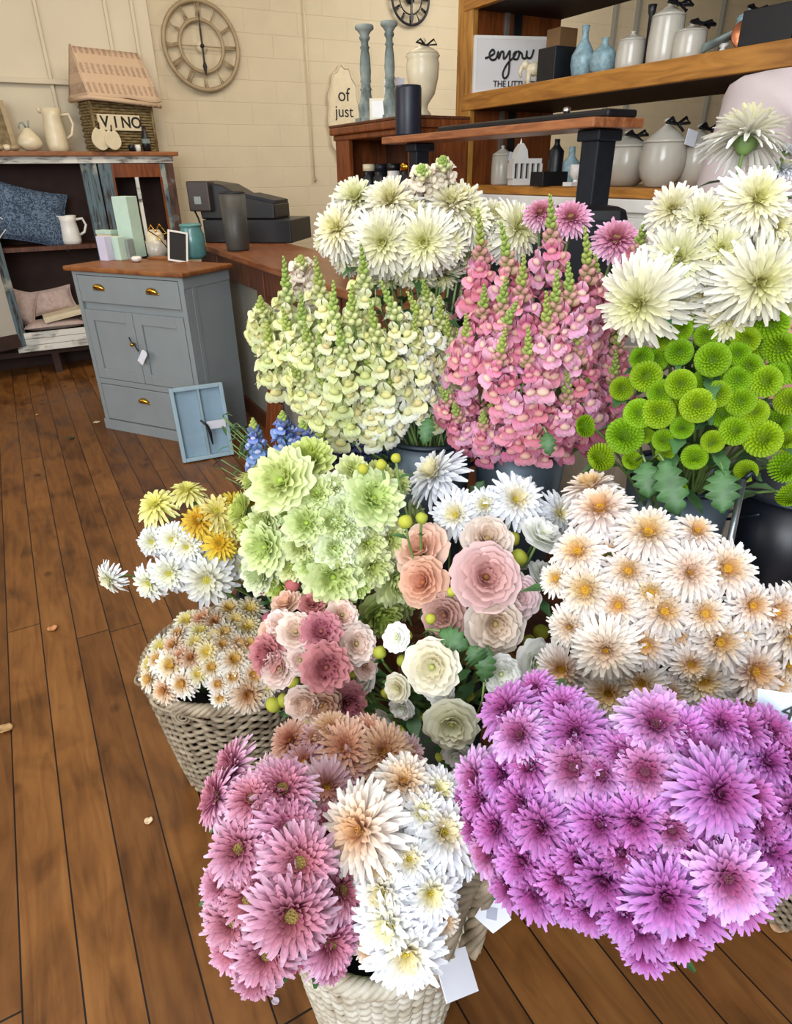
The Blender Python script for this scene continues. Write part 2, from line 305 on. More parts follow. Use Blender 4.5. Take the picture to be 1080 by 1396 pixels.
jug('white ceramic jug with twisted handle on the dresser shelf beside the navy cushion', (.44, DY+.1, .93), .2, .07, WHITE)
jug('tall cream pitcher on top of the dresser left of the wicker basket', (.49, DY+.1, DZ), .27, .075, CREAM)
t = thing('storage_crate', 'whitewashed slatted crate low in the dresser bay under the cushions', 'crate', (-.12, DY-.06, .192))
for i in range(3): part('slat', M().box(0, .56, 0, .012, .004+i*.048, .048+i*.048), WEH, t)
part('crate_body', M().box(0, .02, .012, .3, 0, .14).box(.54, .56, .012, .3, 0, .14).box(.02, .54, .012, .3, 0, .01), WEH, t)
cushion('cushion', 'flat pinkish cushion lying lowest on the whitewashed crate', FABR, (.18, DY+.1, .36), .46, .26, .07, (R(90), 0, 0))
cushion('cushion', 'plump pinkish cushion propped on end at the left over the crate', FABR, (-.02, DY+.12, .5), .2, .26, .1, (R(-10), R(18), 0))
cushion('cushion', 'pale patterned cushion propped at the back behind the flat box', FABR, (.2, DY+.18, .52), .34, .18, .09, (R(-10), R(-6), R(5)))
solo('flat_box', M().box(-.15, .15, -.1, .1, 0, .04).box(-.13, .13, -.102, -.1, .012, .028), CREAM, 'narrow cream box with a framed edge lying on the flat pinkish cushion', 'box', (.26, DY+.08, .41), rot=(0, R(-9), 0), bevel=.003)
# things on the dresser
t = thing('picture_frame', 'olive wooden picture frame leaning at the left end of the dresser top', 'frame', (.06, DY+.1, DZ), rot=(R(-14), R(0), R(12)))
part('frame_border', M().box(-.17, -.14, 0, .02, 0, .33).box(.14, .17, 0, .02, 0, .33).box(-.14, .14, 0, .02, .3, .33).box(-.14, .14, 0, .02, 0, .03), TAN, t); part('backing', M().box(-.14, .14, .008, .014, .03, .3), WICB, t)
t = thing('ornament', 'small cream ceramic bird ornament with leafy crest on the dresser top', 'ornament', (.31, DY+.06, DZ))
part('body', M().lathe([(.02, 0), (.06, .02), (.075, .05), (.06, .09), (.035, .12), (.022, .14), (0, .15)], 20, sx=1.1), CREAM, t, True); part('crest', M().tube([(0, 0, .14), (-.02, 0, .18), (-.045, 0, .17), (-.05, 0, .14)], .007).tube([(.01, 0, .14), (.02, 0, .19)], .006), STONE, t, True)
t = thing('shell_ornament', 'golden shell shaped ornament at the far left edge of the dresser top', 'ornament', (.12, DY-.0, DZ))
for k in range(5): part('shell', M().lathe([(.004, 0), (.03, .012), (.034, .025), (.02, .04), (0, .045)], 12, (-.1+k*.045, .01*(k % 2), 0)), CREAM if k % 2 else TAN, t, True)
# wicker hamper with gabled cloth lid
hx0, hx1 = .735, 1.225; HR = R(17); HB0 = Vector((hx0, DY-.035, DZ))
def hp(u, v, z=0): return HB0+Vector((u*math.cos(HR)-v*math.sin(HR), u*math.sin(HR)+v*math.cos(HR), z))
t = thing('wicker_hamper', 'brown wicker hamper with a gabled printed cloth lid on the dresser', 'basket', HB0, HR)
m = M(); hw = hx1-hx0
for j in range(17):
    pts = []
    for k in range(100):
        s = k/100*4; i = int(s); f = s-i; a, b = [(f, 0), (1, f), (1-f, 1), (0, 1-f)][i]; o = .004*(1 if (k//3+j) % 2 else -1); pts.append((.02+a*(hw-.04)+(o if i % 2 else 0), .01+b*.2+(0 if i % 2 else o), .01+j*.0185))
    m.tube(pts, .0105, 5, True)
part('woven_sides', m, WICB, t, True); part('lining', M().box(.03, hw-.03, .02, .2, .005, .31), DINT, t)
part('corner_post', M().tube([(.015, .005, 0), (.015, .005, .33)], .012), WICB, t, True); part('corner_post', M().tube([(hw-.015, .005, 0), (hw-.015, .005, .33)], .012), WICB, t, True)
def cloth_mat():
    t = NT('printed_linen', .9); v = t.coords(); sp = t.n('ShaderNodeSeparateXYZ'); t.l(v, sp.inputs[0])
    a = t.math('SINE', t.math('MULTIPLY', sp.outputs[0], 75)); b = t.math('SINE', t.math('MULTIPLY', sp.outputs[2], 52)); f = t.noise(v, 30, 3, 2)
    k = t.math('MULTIPLY', t.math('MULTIPLY', t.math('ABSOLUTE', a), t.math('GREATER_THAN', b, -.1)), f); t.col(t.ramp(k, [(.2, lin('#cdb193')), (.5, lin('#a98c78'))])); return t.m
CLOTH = cloth_mat(); PL = .33
def roof(u, v, side=1):
    y0 = -.05 if side > 0 else .27; x = -.01*v+u*(hw+.05*v)-.0; z = PL+.31-.31*v-.008*math.sin(u*9)*v; y = .11+(y0-.11)*v; return (x, y, z)
m = M().grid(lambda u, v: roof(u, v, 1), 16, 8).grid(lambda u, v: roof(u, v, -1), 16, 8)
cl = part('cloth_lid', m, CLOTH, t, True, solid=.012); m = M()
part('cloth_gable', M().add([(.0, .11, PL+.31), (-.01, -.05, PL), (-.01, .27, PL)], [(0, 1, 2)]), CLOTH, t, solid=.008); part('cloth_gable', M().add([(hw, .11, PL+.31), (hw+.04, -.05, PL), (hw+.04, .27, PL)], [(0, 1, 2)]), CLOTH, t, solid=.008)
part('cloth_hem', M().tube([(-.01, .27, PL), (-.01, -.052, PL), (hw*.4, -.054, PL-.008), (hw+.04, -.052, PL-.03)], .016, 7).tube([(-.01, -.05, PL), (.0, .11, PL+.315), (-.01, .27, PL)], .009).tube([(hw+.04, -.05, PL), (hw, .11, PL+.31)], .01), CLOTH, t, True)
t = thing('letter_block_sign', 'long cream block sign reading VINO on the front of the wicker hamper', 'sign', hp(.2, -.02, .135), rz=HR)
part('board', M().box(-.16, .16, 0, .02, 0, .1), CREAM, t, bevel=.003)
for k, ch in enumerate('VINO'): text('letter', ch, .1, INK, t, (-.115+k*.08, -.001, .05), (R(90), 0, 0), bold=.002)
part('support_peg', M().box(-.01, .01, .015, .04, .03, .05), DINT, t)
for k, (dx, dz, s) in enumerate(((.76, .08, 1.0), (.84, .075, .9))):
    t = thing('wooden_apple', ['cream wooden apple cut-out hanging leftmost on the wicker hamper', 'cream wooden apple cut-out hanging right beside the other, nearer the letters'][k], 'ornament', hp(dx-.74, -.045-.02*k, dz), HR)
    pts = [(.06*s*math.cos(a)*(1+.1*math.cos(2*a)), .075*s*(math.sin(a)+.18*math.cos(a*2)*0)-.01*abs(math.cos(a))**3) for a in [2*math.pi*i/26 for i in range(26)]]
    pts = [(x, y-(.018 if y > .06*s and abs(x) < .012 else 0)) for x, y in pts]
    part('apple_body', M().prism(pts, -.008, .008, RX(R(90), 4, 'X').to_3x3() if False else Matrix(((1, 0, 0), (0, 0, -1), (0, 1, 0)))), CREAM, t, bevel=.003); part('apple_stalk', M().tube([(0, 0, .06*s), (.006, 0, .1*s)], .005), DINT, t, True)
t = thing('dark_bottle', 'small dark bottle shaped ornament at the right of the hamper front', 'bottle', hp(.37, -.035, 0)); part('glass_body', M().lathe([(.028, 0), (.03, .05), (.03, .09), (.02, .12), (.012, .135), (.012, .165), (0, .167)], 16), BLACK, t, True); part('label_spot', M().lathe([(.0308, .055), (.0308, .085)], 16), STONE, t)
for k, (dx, c) in enumerate(((.25, BLACK), (.3, WHITE))): solo('small_votive', M().lathe([(.018, 0), (.022, .03), (.02, .045), (.014, .046), (0, .03)], 14), c, ['small dark votive cup before the hamper', 'small white votive cup before the hamper beside the dark one'][k], 'cup', hp(dx, -.03, 0), smooth=True)
# ---------------------------------------------------------------- clocks
def clock(name, label, cx, cz, Rr, mat, hands, hub):
    t = thing(name, label, 'clock', (cx, 6.15, cz)); XZ = lambda r, a, y=0: (r*math.sin(a), y, r*math.cos(a)); N = 48
    part('outer_ring', M().tube([XZ(Rr-.025, 2*math.pi*k/N) for k in range(N)], .017 if name == 'wall_clock' and mat == TAN else .008, 8, True).tube([XZ(Rr*.93, 2*math.pi*k/N) for k in range(N)], .004, 6, True), mat, t, True)
    part('inner_ring', M().tube([XZ(Rr*.54, 2*math.pi*k/N) for k in range(N)], .014 if mat == TAN else .006, 8, True), mat, t, True)
    nm = ['XII', 'I', 'II', 'III', 'IIII', 'V', 'VI', 'VII', 'VIII', 'IX', 'X', 'XI']; Wd = {'I': .35, 'V': .9, 'X': .9}
    for h in range(12):
        a = math.pi*2*h/12; m = M(); r0, r1 = Rr*.6, Rr*.88; tot = sum(Wd[c] for c in nm[h]); x = -tot/2; s = Rr*.075
        def P(u, r): 
            return Vector((r*math.sin(a)+u*s*math.cos(a), 0, r*math.cos(a)-u*s*math.sin(a)))
        for c in nm[h]:
            wd = Wd[c]; xc = x+wd/2; q = wd*.42
            if c == 'I': m.tube([P(xc, r0), P(xc, r1)], .0045, 5)
            elif c == 'V': m.tube([P(xc-q, r1), P(xc, r0), P(xc+q, r1)], .0045, 5)
            else: m.tube([P(xc-q, r1), P(xc+q, r0)], .0045, 5).tube([P(xc+q, r1), P(xc-q, r0)], .0045, 5)
            x += wd
        m.tube([P(-tot/2, r1), P(tot/2, r1)], .003, 5).tube([P(-tot/2, r0), P(tot/2, r0)], .003, 5); part('numeral', m, mat, t, True)
    part('cross_bars', M().tube([XZ(Rr*.9, math.pi/2), XZ(Rr*.9, -math.pi/2)], .004, 6).tube([XZ(Rr*.54, 0), XZ(Rr*.54, math.pi)], .004, 6), mat, t, True)
    part('mount', M().lathe([(.04, -.02), (.04, 0), (0, .004)], 20, (0, 0, 0), RX(R(90), 3, 'X')), hub, t, True)
    if hands:
        part('minute_hand', M().add([(-.006, -.02, -.04), (.006, -.02, -.04), (.007, -.02, Rr*.3), (0, -.02, Rr*.72), (-.007, -.02, Rr*.3)], [(0, 1, 2, 3, 4)]), BLACK, t, solid=.003)
        part('hour_hand', M().add([(-.006, -.024, .03), (.006, -.024, .03), (.006, -.024, -.1), (.018, -.024, -.135), (0, -.024, -.2), (-.018, -.024, -.135), (-.006, -.024, -.1)], [(0, 1, 2, 3, 4, 5, 6)]), BLACK, t, solid=.003)
        part('spindle', M().lathe([(.014, 0), (.014, .03), (0, .032)], 14, (0, 0, 0), RX(R(90), 3, 'X')), BLACK, t, True)
    return t
cc = ony(275, 63, 6.15); clock('wall_clock', 'large round skeleton clock in tan metal with roman numerals on the brick wall', cc.x, cc.z, .315, TAN, True, CREAM)
cc = ony(560, -2, 6.15); clock('wall_clock', 'smaller black wire wall clock at the top edge above the candlesticks', cc.x, cc.z, .21, BLACK, True, BLACK)
# ---------------------------------------------------------------- grey blue cabinet
CB = Vector((.276, 4.221, 0)); t = thing('cabinet', 'grey-blue painted cabinet with two drawers, two doors and a wooden top', 'cabinet', CB, R(-54.19)); W_ = .79; D_ = .375; HH = .93
z1, z2, z3, z4 = ht(CB, 411), ht(CB, 419), ht(CB, 514), ht(CB, 521); z5 = ht(CB, 570)
part('carcass', M().box(0, W_, .02, D_, 0, HH).box(W_, W_+.004, .06, .09, .1, HH-.06).box(W_, W_+.004, .0, D_, HH-.06, HH), CABB, t, bevel=.003)
part('cabinet_top', M().box(-.03, W_+.03, -.03, D_+.01, HH, HH+.026), TOPW, t, bevel=.008)
part('front_frame', M().box(0, .03, 0, .02, 0, HH).box(W_-.03, W_, 0, .02, 0, HH).box(.03, W_-.03, 0, .02, z1+.004, z2-.004 if z2 > z1 else z1+.006).box(.03, W_-.03, 0.002, .02, z4, z3).box(.03, W_-.03, 0, .02, HH-.02, HH).box(-.006, W_+.006, -.008, .02, 0, z5), CABB, t, bevel=.002)
def cup(parent, x, z):
    hd = part('cup_handle', M().grid(lambda u, v: (x+.042*math.cos(math.pi*u)*math.cos(v*1.45), -.005-.026*math.sin(v*1.5+.05)*math.sin(math.pi*u)**.5-.002, z-.012+.034*math.sin(math.pi*u)*math.cos(v*.75)+.0), 16, 8).box(x-.045, x+.045, -.004, 0, z-.014, z-.008), BRASS, parent, True, solid=.002)
dr = part('drawer', M().box(.034, W_-.034, -.002, .018, z1+.003, HH-.023), CABB, t, bevel=.003); zc = (z1+HH)/2+.0
cup(dr, .19, zc); cup(dr, .575, zc)
dr = part('drawer', M().box(.034, W_-.034, -.002, .018, z5+.006, z4-.004), CABB, t, bevel=.003); cup(dr, .36, z4-.075)
for k, (xa, xb) in enumerate(((.034, W_/2-.002), (W_/2+.002, W_-.034))):
    za, zb = z3+.004, z2-.006; d = part('door', M().box(xa, xb, .008, .018, za, zb).box(xa, xa+.055, -.002, .008, za, zb).box(xb-.055, xb, -.002, .008, za, zb).box(xa+.055, xb-.055, -.002, .008, za, za+.06).box(xa+.055, xb-.055, -.002, .008, zb-.06, zb), CABB, t, bevel=.002)
    if k == 0: part('knob', M().lathe([(.007, 0), (.006, .012), (.012, .02), (.01, .027), (0, .028)], 14, (xb-.02, -.002, (za+zb)/2+.03), RX(R(90), 3, 'X')), BRASS, d, True)
KN = t.matrix_basis.copy()
def cabpt(x, y, z): return Matrix.Translation(CB) @ Matrix.Rotation(R(-54.19), 4, 'Z') @ Vector((x, y, z))
q = cabpt(.39, -.03, z3+(z2-z3)*.5); t = thing('swing_tag', 'white price tag on black string hanging from the cabinet door knob', 'tag', q, R(-54.19))
part('tag_card', M().prism([(-.02, -.045), (.02, -.045), (.02, .035), (.01, .045), (-.01, .045), (-.02, .035)], -.001, .001, Matrix.Translation((.06, -.006, -.03)) @ RX(R(38), 4, 'Y') @ RX(R(90), 4, 'X')), PAPER, t); part('string', M().tube([(-.02, 0, .07), (0, -.01, .05), (.02, -.01, .035), (.035, -.01, .01), (.04, -.006, 0)], .004), BLACK, t, True)
# things on the cabinet top
CT = HH+.027
def onc(x, y): p = onz(x, y, CT); p.z = CT; return p
RB = R(-54.19)
def boxthing(name, label, p, w, d, h, mat, rz=RB, cat='box', lid=None, tilt=None):
    t = thing(name, label, cat, p, rz)
    if tilt: t.rotation_euler = (tilt[0], tilt[1], rz)
    part('box_body', M().box(-w/2, w/2, -d/2, d/2, 0, h*(.86 if lid else 1)), mat, t, bevel=.002)
    if lid: part('box_lid', M().box(-w/2-.002, w/2+.002, -d/2-.002, d/2+.002, h*.86, h), lid, t, bevel=.002)
    return t
boxthing('gift_box', 'tall mint green box standing among the small boxes on the cabinet', onc(184, 350), .1, .1, .33, MINT, RB+.15)
boxthing('gift_box', 'small lilac box at the left corner of the cabinet top', onc(147, 355), .065, .05, .13, LILAC, RB)
boxthing('gift_box', 'small mint box in front of the tall mint box', onc(163, 354), .085, .05, .125, MINT, RB)
boxthing('gift_box', 'small dark grey box tucked beside the tall mint box', onc(177, 353), .05, .05, .11, GRYC, RB+.1)
boxthing('gift_box', 'cream and green box standing behind the small lilac one', onc(153, 350), .12, .06, .15, CREAM, RB, lid=MINT)
t = thing('white_rose', 'single small white rose lying at the front of the cabinet top', 'flower', onc(187, 357)); part('bloom', M().lathe([(.01, 0), (.028, .01), (.03, .022), (.02, .03), (.012, .022), (0, .026)], 16), WHITE, t, True)
t = thing('candle_jar', 'glass candle jar with cream wax and gold ribbon on the cabinet', 'candle', onc(216, 350)); part('glass_jar', M().lathe([(.055, 0), (.06, .03), (.06, .09), (.056, .09), (.055, .01), (0, .008)], 20), GLAS, t, True); part('wax', M().lathe([(.05, .012), (.05, .12), (.03, .15), (0, .15)], 20), CREAM, t, True)
part('ribbon', M().tube([(0, -.05, .12), (-.04, -.04, .15), (-.02, -.03, .18), (0, -.04, .14), (.03, -.03, .18), (.06, -.05, .13), (.0, -.055, .12), (.05, -.07, .05)], .004), BRASS, t, True)
t = thing('photo_frame', 'white edged dark photo stand leaning at the right of the cabinet top', 'frame', onc(243, 357), RB+.9); part('frame_border', M().box(-.055, -.045, 0, .01, 0, .17).box(.045, .055, 0, .01, 0, .17).box(-.045, .045, 0, .01, 0, .01).box(-.045, .045, 0, .01, .16, .17), WHITE, t); part('picture', M().box(-.045, .045, .004, .008, .01, .16), INK, t); t.rotation_euler = (R(-20), R(12), RB+.9)
boxthing('open_tray', 'shallow brown card tray lying on the cabinet below the candle jar', onc(222, 353), .16, .09, .012, TOPW)
p = onc(266, 352); t = thing('glass_jar', 'teal glass jar standing at the right back corner of the cabinet', 'jar', p); part('jar_body', M().lathe([(.06, 0), (.07, .02), (.07, .13), (.058, .16), (.06, .175), (.052, .175), (.05, .155), (.062, .125), (.062, .02), (0, .015)], 24), TEAL, t, True); part('jar_rim', M().lathe([(.062, .172), (.065, .18), (.06, .186), (.055, .18)], 24), TEAL, t, True)
# leaning divided tray
p0 = onz(249, 630, 0); p1 = onz(318, 618, 0); ang = math.atan2(p1.y-p0.y, p1.x-p0.x); tw = (p1-p0).length
t = thing('divided_tray', 'pale blue wooden divided tray leaning on its end against the cabinet', 'tray', p0, ang, rot=(R(-10), 0, ang)); th = .40
part('tray_frame', M().box(0, .02, -.035, .01, 0, th).box(tw-.02, tw, -.035, .01, 0, th).box(.02, tw-.02, -.035, .01, 0, .02).box(.02, tw-.02, -.035, .01, th-.02, th), plain('pale_blue_paint', '#9db6c2', .5, 0, .05), t, bevel=.003)
part('tray_base', M().box(.02, tw-.02, .0, .008, .02, th-.02), plain('tray_blue_inside', '#8fa9ba', .5, 0, .05), t); part('divider', M().box(tw*.52-.006, tw*.52+.006, -.03, 0, .02, th-.02), plain('divider_blue', '#93a9b0', .5), t)
t = thing('swing_tag', 'white price tag on a black ribbon hanging inside the pale blue tray', 'tag', onz(277, 575, 0), 0); pt = p0+(p1-p0)*.55+Vector((0, -.015, .19)); t.location = pt; t.rotation_euler = (0, 0, ang)
part('tag_card', M().box(0, .1, -.022, -.02, -.015, .03), PAPER, t); part('ribbon', M().tube([(-.03, -.028, .045), (0, -.03, .01), (.01, -.03, -.03), (.015, -.028, -.1)], [.006, .008, .009, .004]), BLACK, t, True)
# ---------------------------------------------------------------- wooden counter
X0, X1, Y0, Y1 = 1.08, 1.56, 1.32, 4.7
t = thing('shop_counter', 'long brown wooden counter with grey panels behind the flowers', 'counter', (X0, Y0, 0)); L_ = Y1-Y0; wc = X1-X0
part('counter_top', M().box(0, wc, 0, L_, .965, 1.0), CTOP, t, bevel=.006); part('apron', M().box(.03, .06, .03, L_-.03, .84, .965).box(.06, wc-.02, L_-.06, L_-.03, .84, .965), BROWN, t)
for k, yy in enumerate((4.3, 3.44, 2.5, 1.5)): part('leg', M().box(.02, .1, yy-Y0-.06, yy-Y0+.06, 0, .964), BROWN, t, bevel=.004)
part('panel', M().box(.06, .075, .05, L_-.05, .06, .86), GREYP, t); part('kick_rail', M().box(.04, .07, .05, L_-.05, 0, .1), BROWN, t); part('end_panel', M().box(.1, wc-.04, .05, .07, 0, .965), BROWN, t)
for k, (yy, l) in enumerate(((3.6, .3), (3.72, .36))):
    solo('leaning_plank', M().box(0, .02, -.04, .04, 0, l), BOOKW, ['short red-brown plank leaning against the counter foot', 'taller red-brown plank leaning against the counter leg, behind the short one'][k], 'plank', (X0-.06, yy-.35, 0), bevel=.003, rot=(0, R(9), 0))
# till / printer on the counter
A = onz(305, 342, 1.0)
t = thing('cash_register', 'black cash register with sloping screen on the counter', 'cash register', (1.16, 4.28, 1.001), R(-40)); t.scale = (1.13, 1.05, 1.08)
part('cash_drawer', M().box(0, .52, 0, .4, 0, .125), BLACK, t, bevel=.006)
part('register_body', M().prism([(-.02, .125), (.42, .125), (.42, .21), (.24, .245), (.12, .31), (-.02, .33), (-.03, .2)], .04, .32, Matrix(((1, 0, 0), (0, 0, 1), (0, 1, 0)))), BLACK, t, bevel=.01)
part('customer_display', M().box(-.07, .06, .0, .1, .17, .33), plain('dark_brown_plastic', '#3a302c', .4), t, bevel=.008); part('display_window', M().box(-.03, .01, -.004, 0, .21, .25), GRYC, t); part('cable', M().tube([(-.06, .05, .17), (-.03, .02, .13), (-.02, .01, .1)], .006), BLACK, t, True); part('roll_cover', M().prism([(.24, .245), (.42, .21), (.42, .225), (.25, .262)], .06, .3, Matrix(((1, 0, 0), (0, 0, 1), (0, 1, 0)))), BLKM, t)
t.location = onz(280, 331, 1.001); t.location.z = 1.001
p = onz(325, 341, 1.001); t = thing('dark_tumbler', 'dark grey cylinder cup standing before the black till', 'cup', p); part('cup_body', M().lathe([(.06, 0), (.065, .01), (.074, .3), (.068, .3), (.06, .02), (0, .018)], 28), plain('charcoal_ceramic', '#45433e', .45, 0, .08), t, True); part('cup_rim', M().lathe([(.07, .295), (.076, .3), (.07, .306), (.066, .3)], 28), BLKM, t, True)
# black bin and person come after the raised shelf
bx = 1.437; by0, by1 = 1.49, 2.69; bz = 1.497
t = thing('raised_shelf', 'red-brown board raised above the counter on two black metal posts', 'shelf', (bx, by0, 1.0))
part('board', M().box(0, .19, 0, by1-by0, bz-1.0, bz-.975), wood('red_board', '#7a4428', '#b3744a', (10, 1.2, 10), .35), t, bevel=.004)
for k, (yy, s) in enumerate(((.035, .068), (1.02, .06))):
    q = part('post', M().box(.06, .06+s, yy, yy+s, 0, bz-1.0-.001).box(.05, .14, yy-.01, yy+s+.01, bz-1.03, bz-1.001).box(.05, .14, yy-.01, yy+s+.01, 0, .01), BLKM, t, bevel=.004)
    if k: part('cable_hole', M().lathe([(.017, 0), (.022, .003), (.022, 0)], 20, (.06, yy+s/2, .39), RX(R(-90), 3, 'Y')), BLACK, q)
solo('flat_case', M().box(0, .11, 0, .86, 0, .02), BLACK, 'long flat black case lying on the raised board', 'case', (bx+.06, by0+.01, bz+.0255), bevel=.006)
solo('chrome_knob', M().lathe([(.008, 0), (.012, .008), (.01, .016), (0, .02)], 14), plain('chrome', '#d8d8d8', .15, 1), 'tiny silver knob on the long flat black case', 'knob', (bx+.1, by0+.22, bz+.046), smooth=True)
p = onx(557, 186, bx+.1); t = thing('pillar_candle', 'tall black cylinder standing on the far end of the raised board', 'candle', (p.x, p.y, bz+.0255)); u = mpp(t.location); r_ = 17.5*u; h_ = ht(t.location, 117)-bz-.025
part('cylinder_body', M().lathe([(r_*.96, 0), (r_, .01), (r_, h_-.01), (r_*.95, h_), (r_*.85, h_), (r_*.8, h_-.015), (0, h_-.016)], 28), plain('navy_black_wax', '#1c2130', .4), t, True); part('wick', M().tube([(0, 0, h_-.02), (.002, 0, h_)], .002), CREAM, t)
# black rounded case near end
p = dep = None
t = thing('equipment_case', 'large black rounded case on the counter behind the pink snapdragons', 'case', (1.27, 1.5, 1.001), R(-28.9)); part('case_body', M().box(-.235, .235, -.09, .09, 0, .31), BLACK, t, bevel=.03); part('case_seam', M().box(-.236, .236, -.091, .091, .26, .268), BLKM, t, bevel=.003)
# ---------------------------------------------------------------- red brown bookcase
bx0, bx1, y0, y1, zt = 1.633, 1.93, 2.787, 3.55, 1.61
t = thing('bookcase', 'red-brown open bookcase with dark cups inside, carrying the carved candlesticks', 'bookcase', (bx0, y0, 0)); w_, l_ = bx1-bx0, y1-y0
part('bookcase_top', M().box(-.03, w_, -.02, l_+.03, zt-.045, zt-.012).box(-.015, w_, -.01, l_+.015, zt-.07, zt-.045), BOOKW, t, bevel=.006)
part('bookcase_top', M().box(-.03, w_, -.02, l_+.03, zt-.012, zt), BROWN, t, bevel=.003)
part('end_panel', M().box(0, w_, 0, .025, 0, zt-.07), BOOKW, t); part('end_panel', M().box(0, w_, l_-.025, l_, 0, zt-.07), BOOKW, t); part('back_panel', M().box(w_-.02, w_, .025, l_-.025, 0, zt-.07), BROWN, t); part('front_stile', M().box(-.008, .012, l_-.16, l_, 0, zt-.07), BOOKW, t)
for z in (.4, .85, 1.26): part('shelf', M().box(.01, w_-.02, .025, l_-.025, z, z+.02), BROWN, t)
for k in range(4):
    c = [BLACK, BLACK, WHITE, BLACK][k]; t = thing('shelf_cup', ['black capped bottle in the bookcase, farthest from the post', 'round black jar in the bookcase', 'small white and black tin in the bookcase beside the black post', 'black box shaped jar at the bookcase front'][k], 'jar', (bx0+.08, y0+.56-.13*k, 1.281)); part('jar_body', M().lathe([(.035, 0), (.04, .01), (.04, .09), (.03, .1), (.03, .12)], 18), c, t, True); part('jar_cap', M().lathe([(.032, .12), (.032, .15), (0, .152)], 18), [CREAM, BLKM, BLACK, BRASS][k], t, True)
# things on it
def on_top(x, y, z, X): # point on the plane x=X seen at that pixel column, standing on height z
    p = onx(x, y, X); return Vector((p.x, p.y, z))
def candlestick(label, px0, basey, topy, half):
    p = on_top(px0, basey, zt, bx0+.08); H_ = ht(p, topy)-zt; r = half*mpp(p); t = thing('candlestick', label, 'candlestick', p)
    pr = [(.95, 0), (1.0, .02), (1.0, .05), (.85, .07), (.9, .14), (.95, .2), (.8, .22), (.72, .24), (.6, .3), (.55, .34), (.68, .36), (.55, .38), (.5, .42), (.62, .44), (.55, .47), (.62, .55), (.55, .68), (.42, .76), (.55, .78), (.4, .8), (.4, .84), (.55, .86), (.6, .88), (.45, .9), (.75, .94), (1.0, .96), (1.0, .99), (.9, 1.0), (0, .995)]
    part('turned_column', M().lathe([(a*r, b*H_) for a, b in pr], 24), STONE, t, True); part('plinth', M().box(-r, r, -r, r, 0, H_*.06), STONE, t, bevel=.003); return t
candlestick('left grey carved wooden candlestick on the bookcase, the nearer to the oval plaque', 500, 158, 34, 12)
candlestick('right grey carved wooden candlestick on the bookcase, with a small tag below it', 532, 150, 29, 11)
p = on_top(517, 157, zt, bx0+.03); u = mpp(p); t = thing('box_frame', 'small square cream box frame between the two carved candlesticks', 'frame', p, R(-35)); s = 26*u; part('frame_border', M().box(-s/2, s/2, 0, .03, 0, s), CREAM, t, bevel=.002); part('picture', M().box(-s/2+.012, s/2-.012, -.002, 0, .012, s-.012), WHITE, t)
def urn(label, x, by, ty, half, mat, lid=True, X=None, zz=None, bow=False, tagc=False, prof=None, name='urn', cat='urn', mat2=None):
    X = X or bx0+.1; zz = zt if zz is None else zz; p = on_top(x, by, zz, X); H_ = ht(p, ty)-zz; r = half*mpp(p); t = thing(name, label, cat, p)
    pr = prof or [(.5, 0), (.55, .03), (.3, .1), (.35, .16), (.75, .3), (.95, .5), (1, .68), (.92, .74), (1.04, .78), (.98, .8), (.9, .76), (0, .7)]
    part('vessel', M().lathe([(a*r, b*H_) for a, b in pr], 28), mat, t, True)
    if lid: part('lid', M().lathe([(.99*r, .8*H_), (.9*r, .83*H_), (.5*r, .88*H_), (.12*r, .93*H_), (.2*r, .97*H_), (.1*r, H_), (0, H_)], 24), mat2 or mat, t, True)
    if bow: part('ribbon_bow', M().tube([(0, -.02, H_*.9), (-.03, -.03, H_*.97), (-.05, -.03, H_*.93), (0, -.03, H_*.9), (.035, -.03, H_*.98), (.05, -.03, H_*.92), (0, -.03, H_*.9), (.03, -.04, H_*.8)], .004), BLACK, t, True)
    if tagc: part('paper_label', M().box(-.02, .02, -r-.012, -r-.01, H_*.55, H_*.85, RX(R(8), 4, 'Y')), PAPER, t)
    return t
urn('large cream lidded urn with a black ribbon on the bookcase behind the black cylinder', 576, 152, 52, 22, CREAM, bow=True)
urn('small white urn with a paper tag below the right candlestick', 534, 152, 96, 11, WHITE, tagc=True, X=bx0+.14)
p = ony(469, 158, 6.186); t = thing('oval_plaque', 'ornate cream oval wall plaque lettered of just beside the bookcase', 'plaque', p); u = mpp(p); ra, rb = 23*u, 56*u
part('plaque_board', M().prism([(ra*math.cos(a), rb*math.sin(a)) for a in [2*math.pi*k/40 for k in range(40)]], -.01, .01, Matrix(((1, 0, 0), (0, 0, -1), (0, 1, 0)))), CREAM, t, bevel=.003)
part('scroll_border', M().tube([(ra*(1.0+.05*math.sin(12*a))*math.cos(a), -.012, rb*(1.0+.03*math.sin(12*a))*math.sin(a)) for a in [2*math.pi*k/120 for k in range(120)]], .008, 6, True), PANEL, t, True)
text('lettering', 'of', 22*u, INK, t, (0, -.012, rb*.42), (R(90), 0, 0)); text('lettering', 'just', 19*u, INK, t, (0, -.012, rb*.08), (R(90), 0, 0))
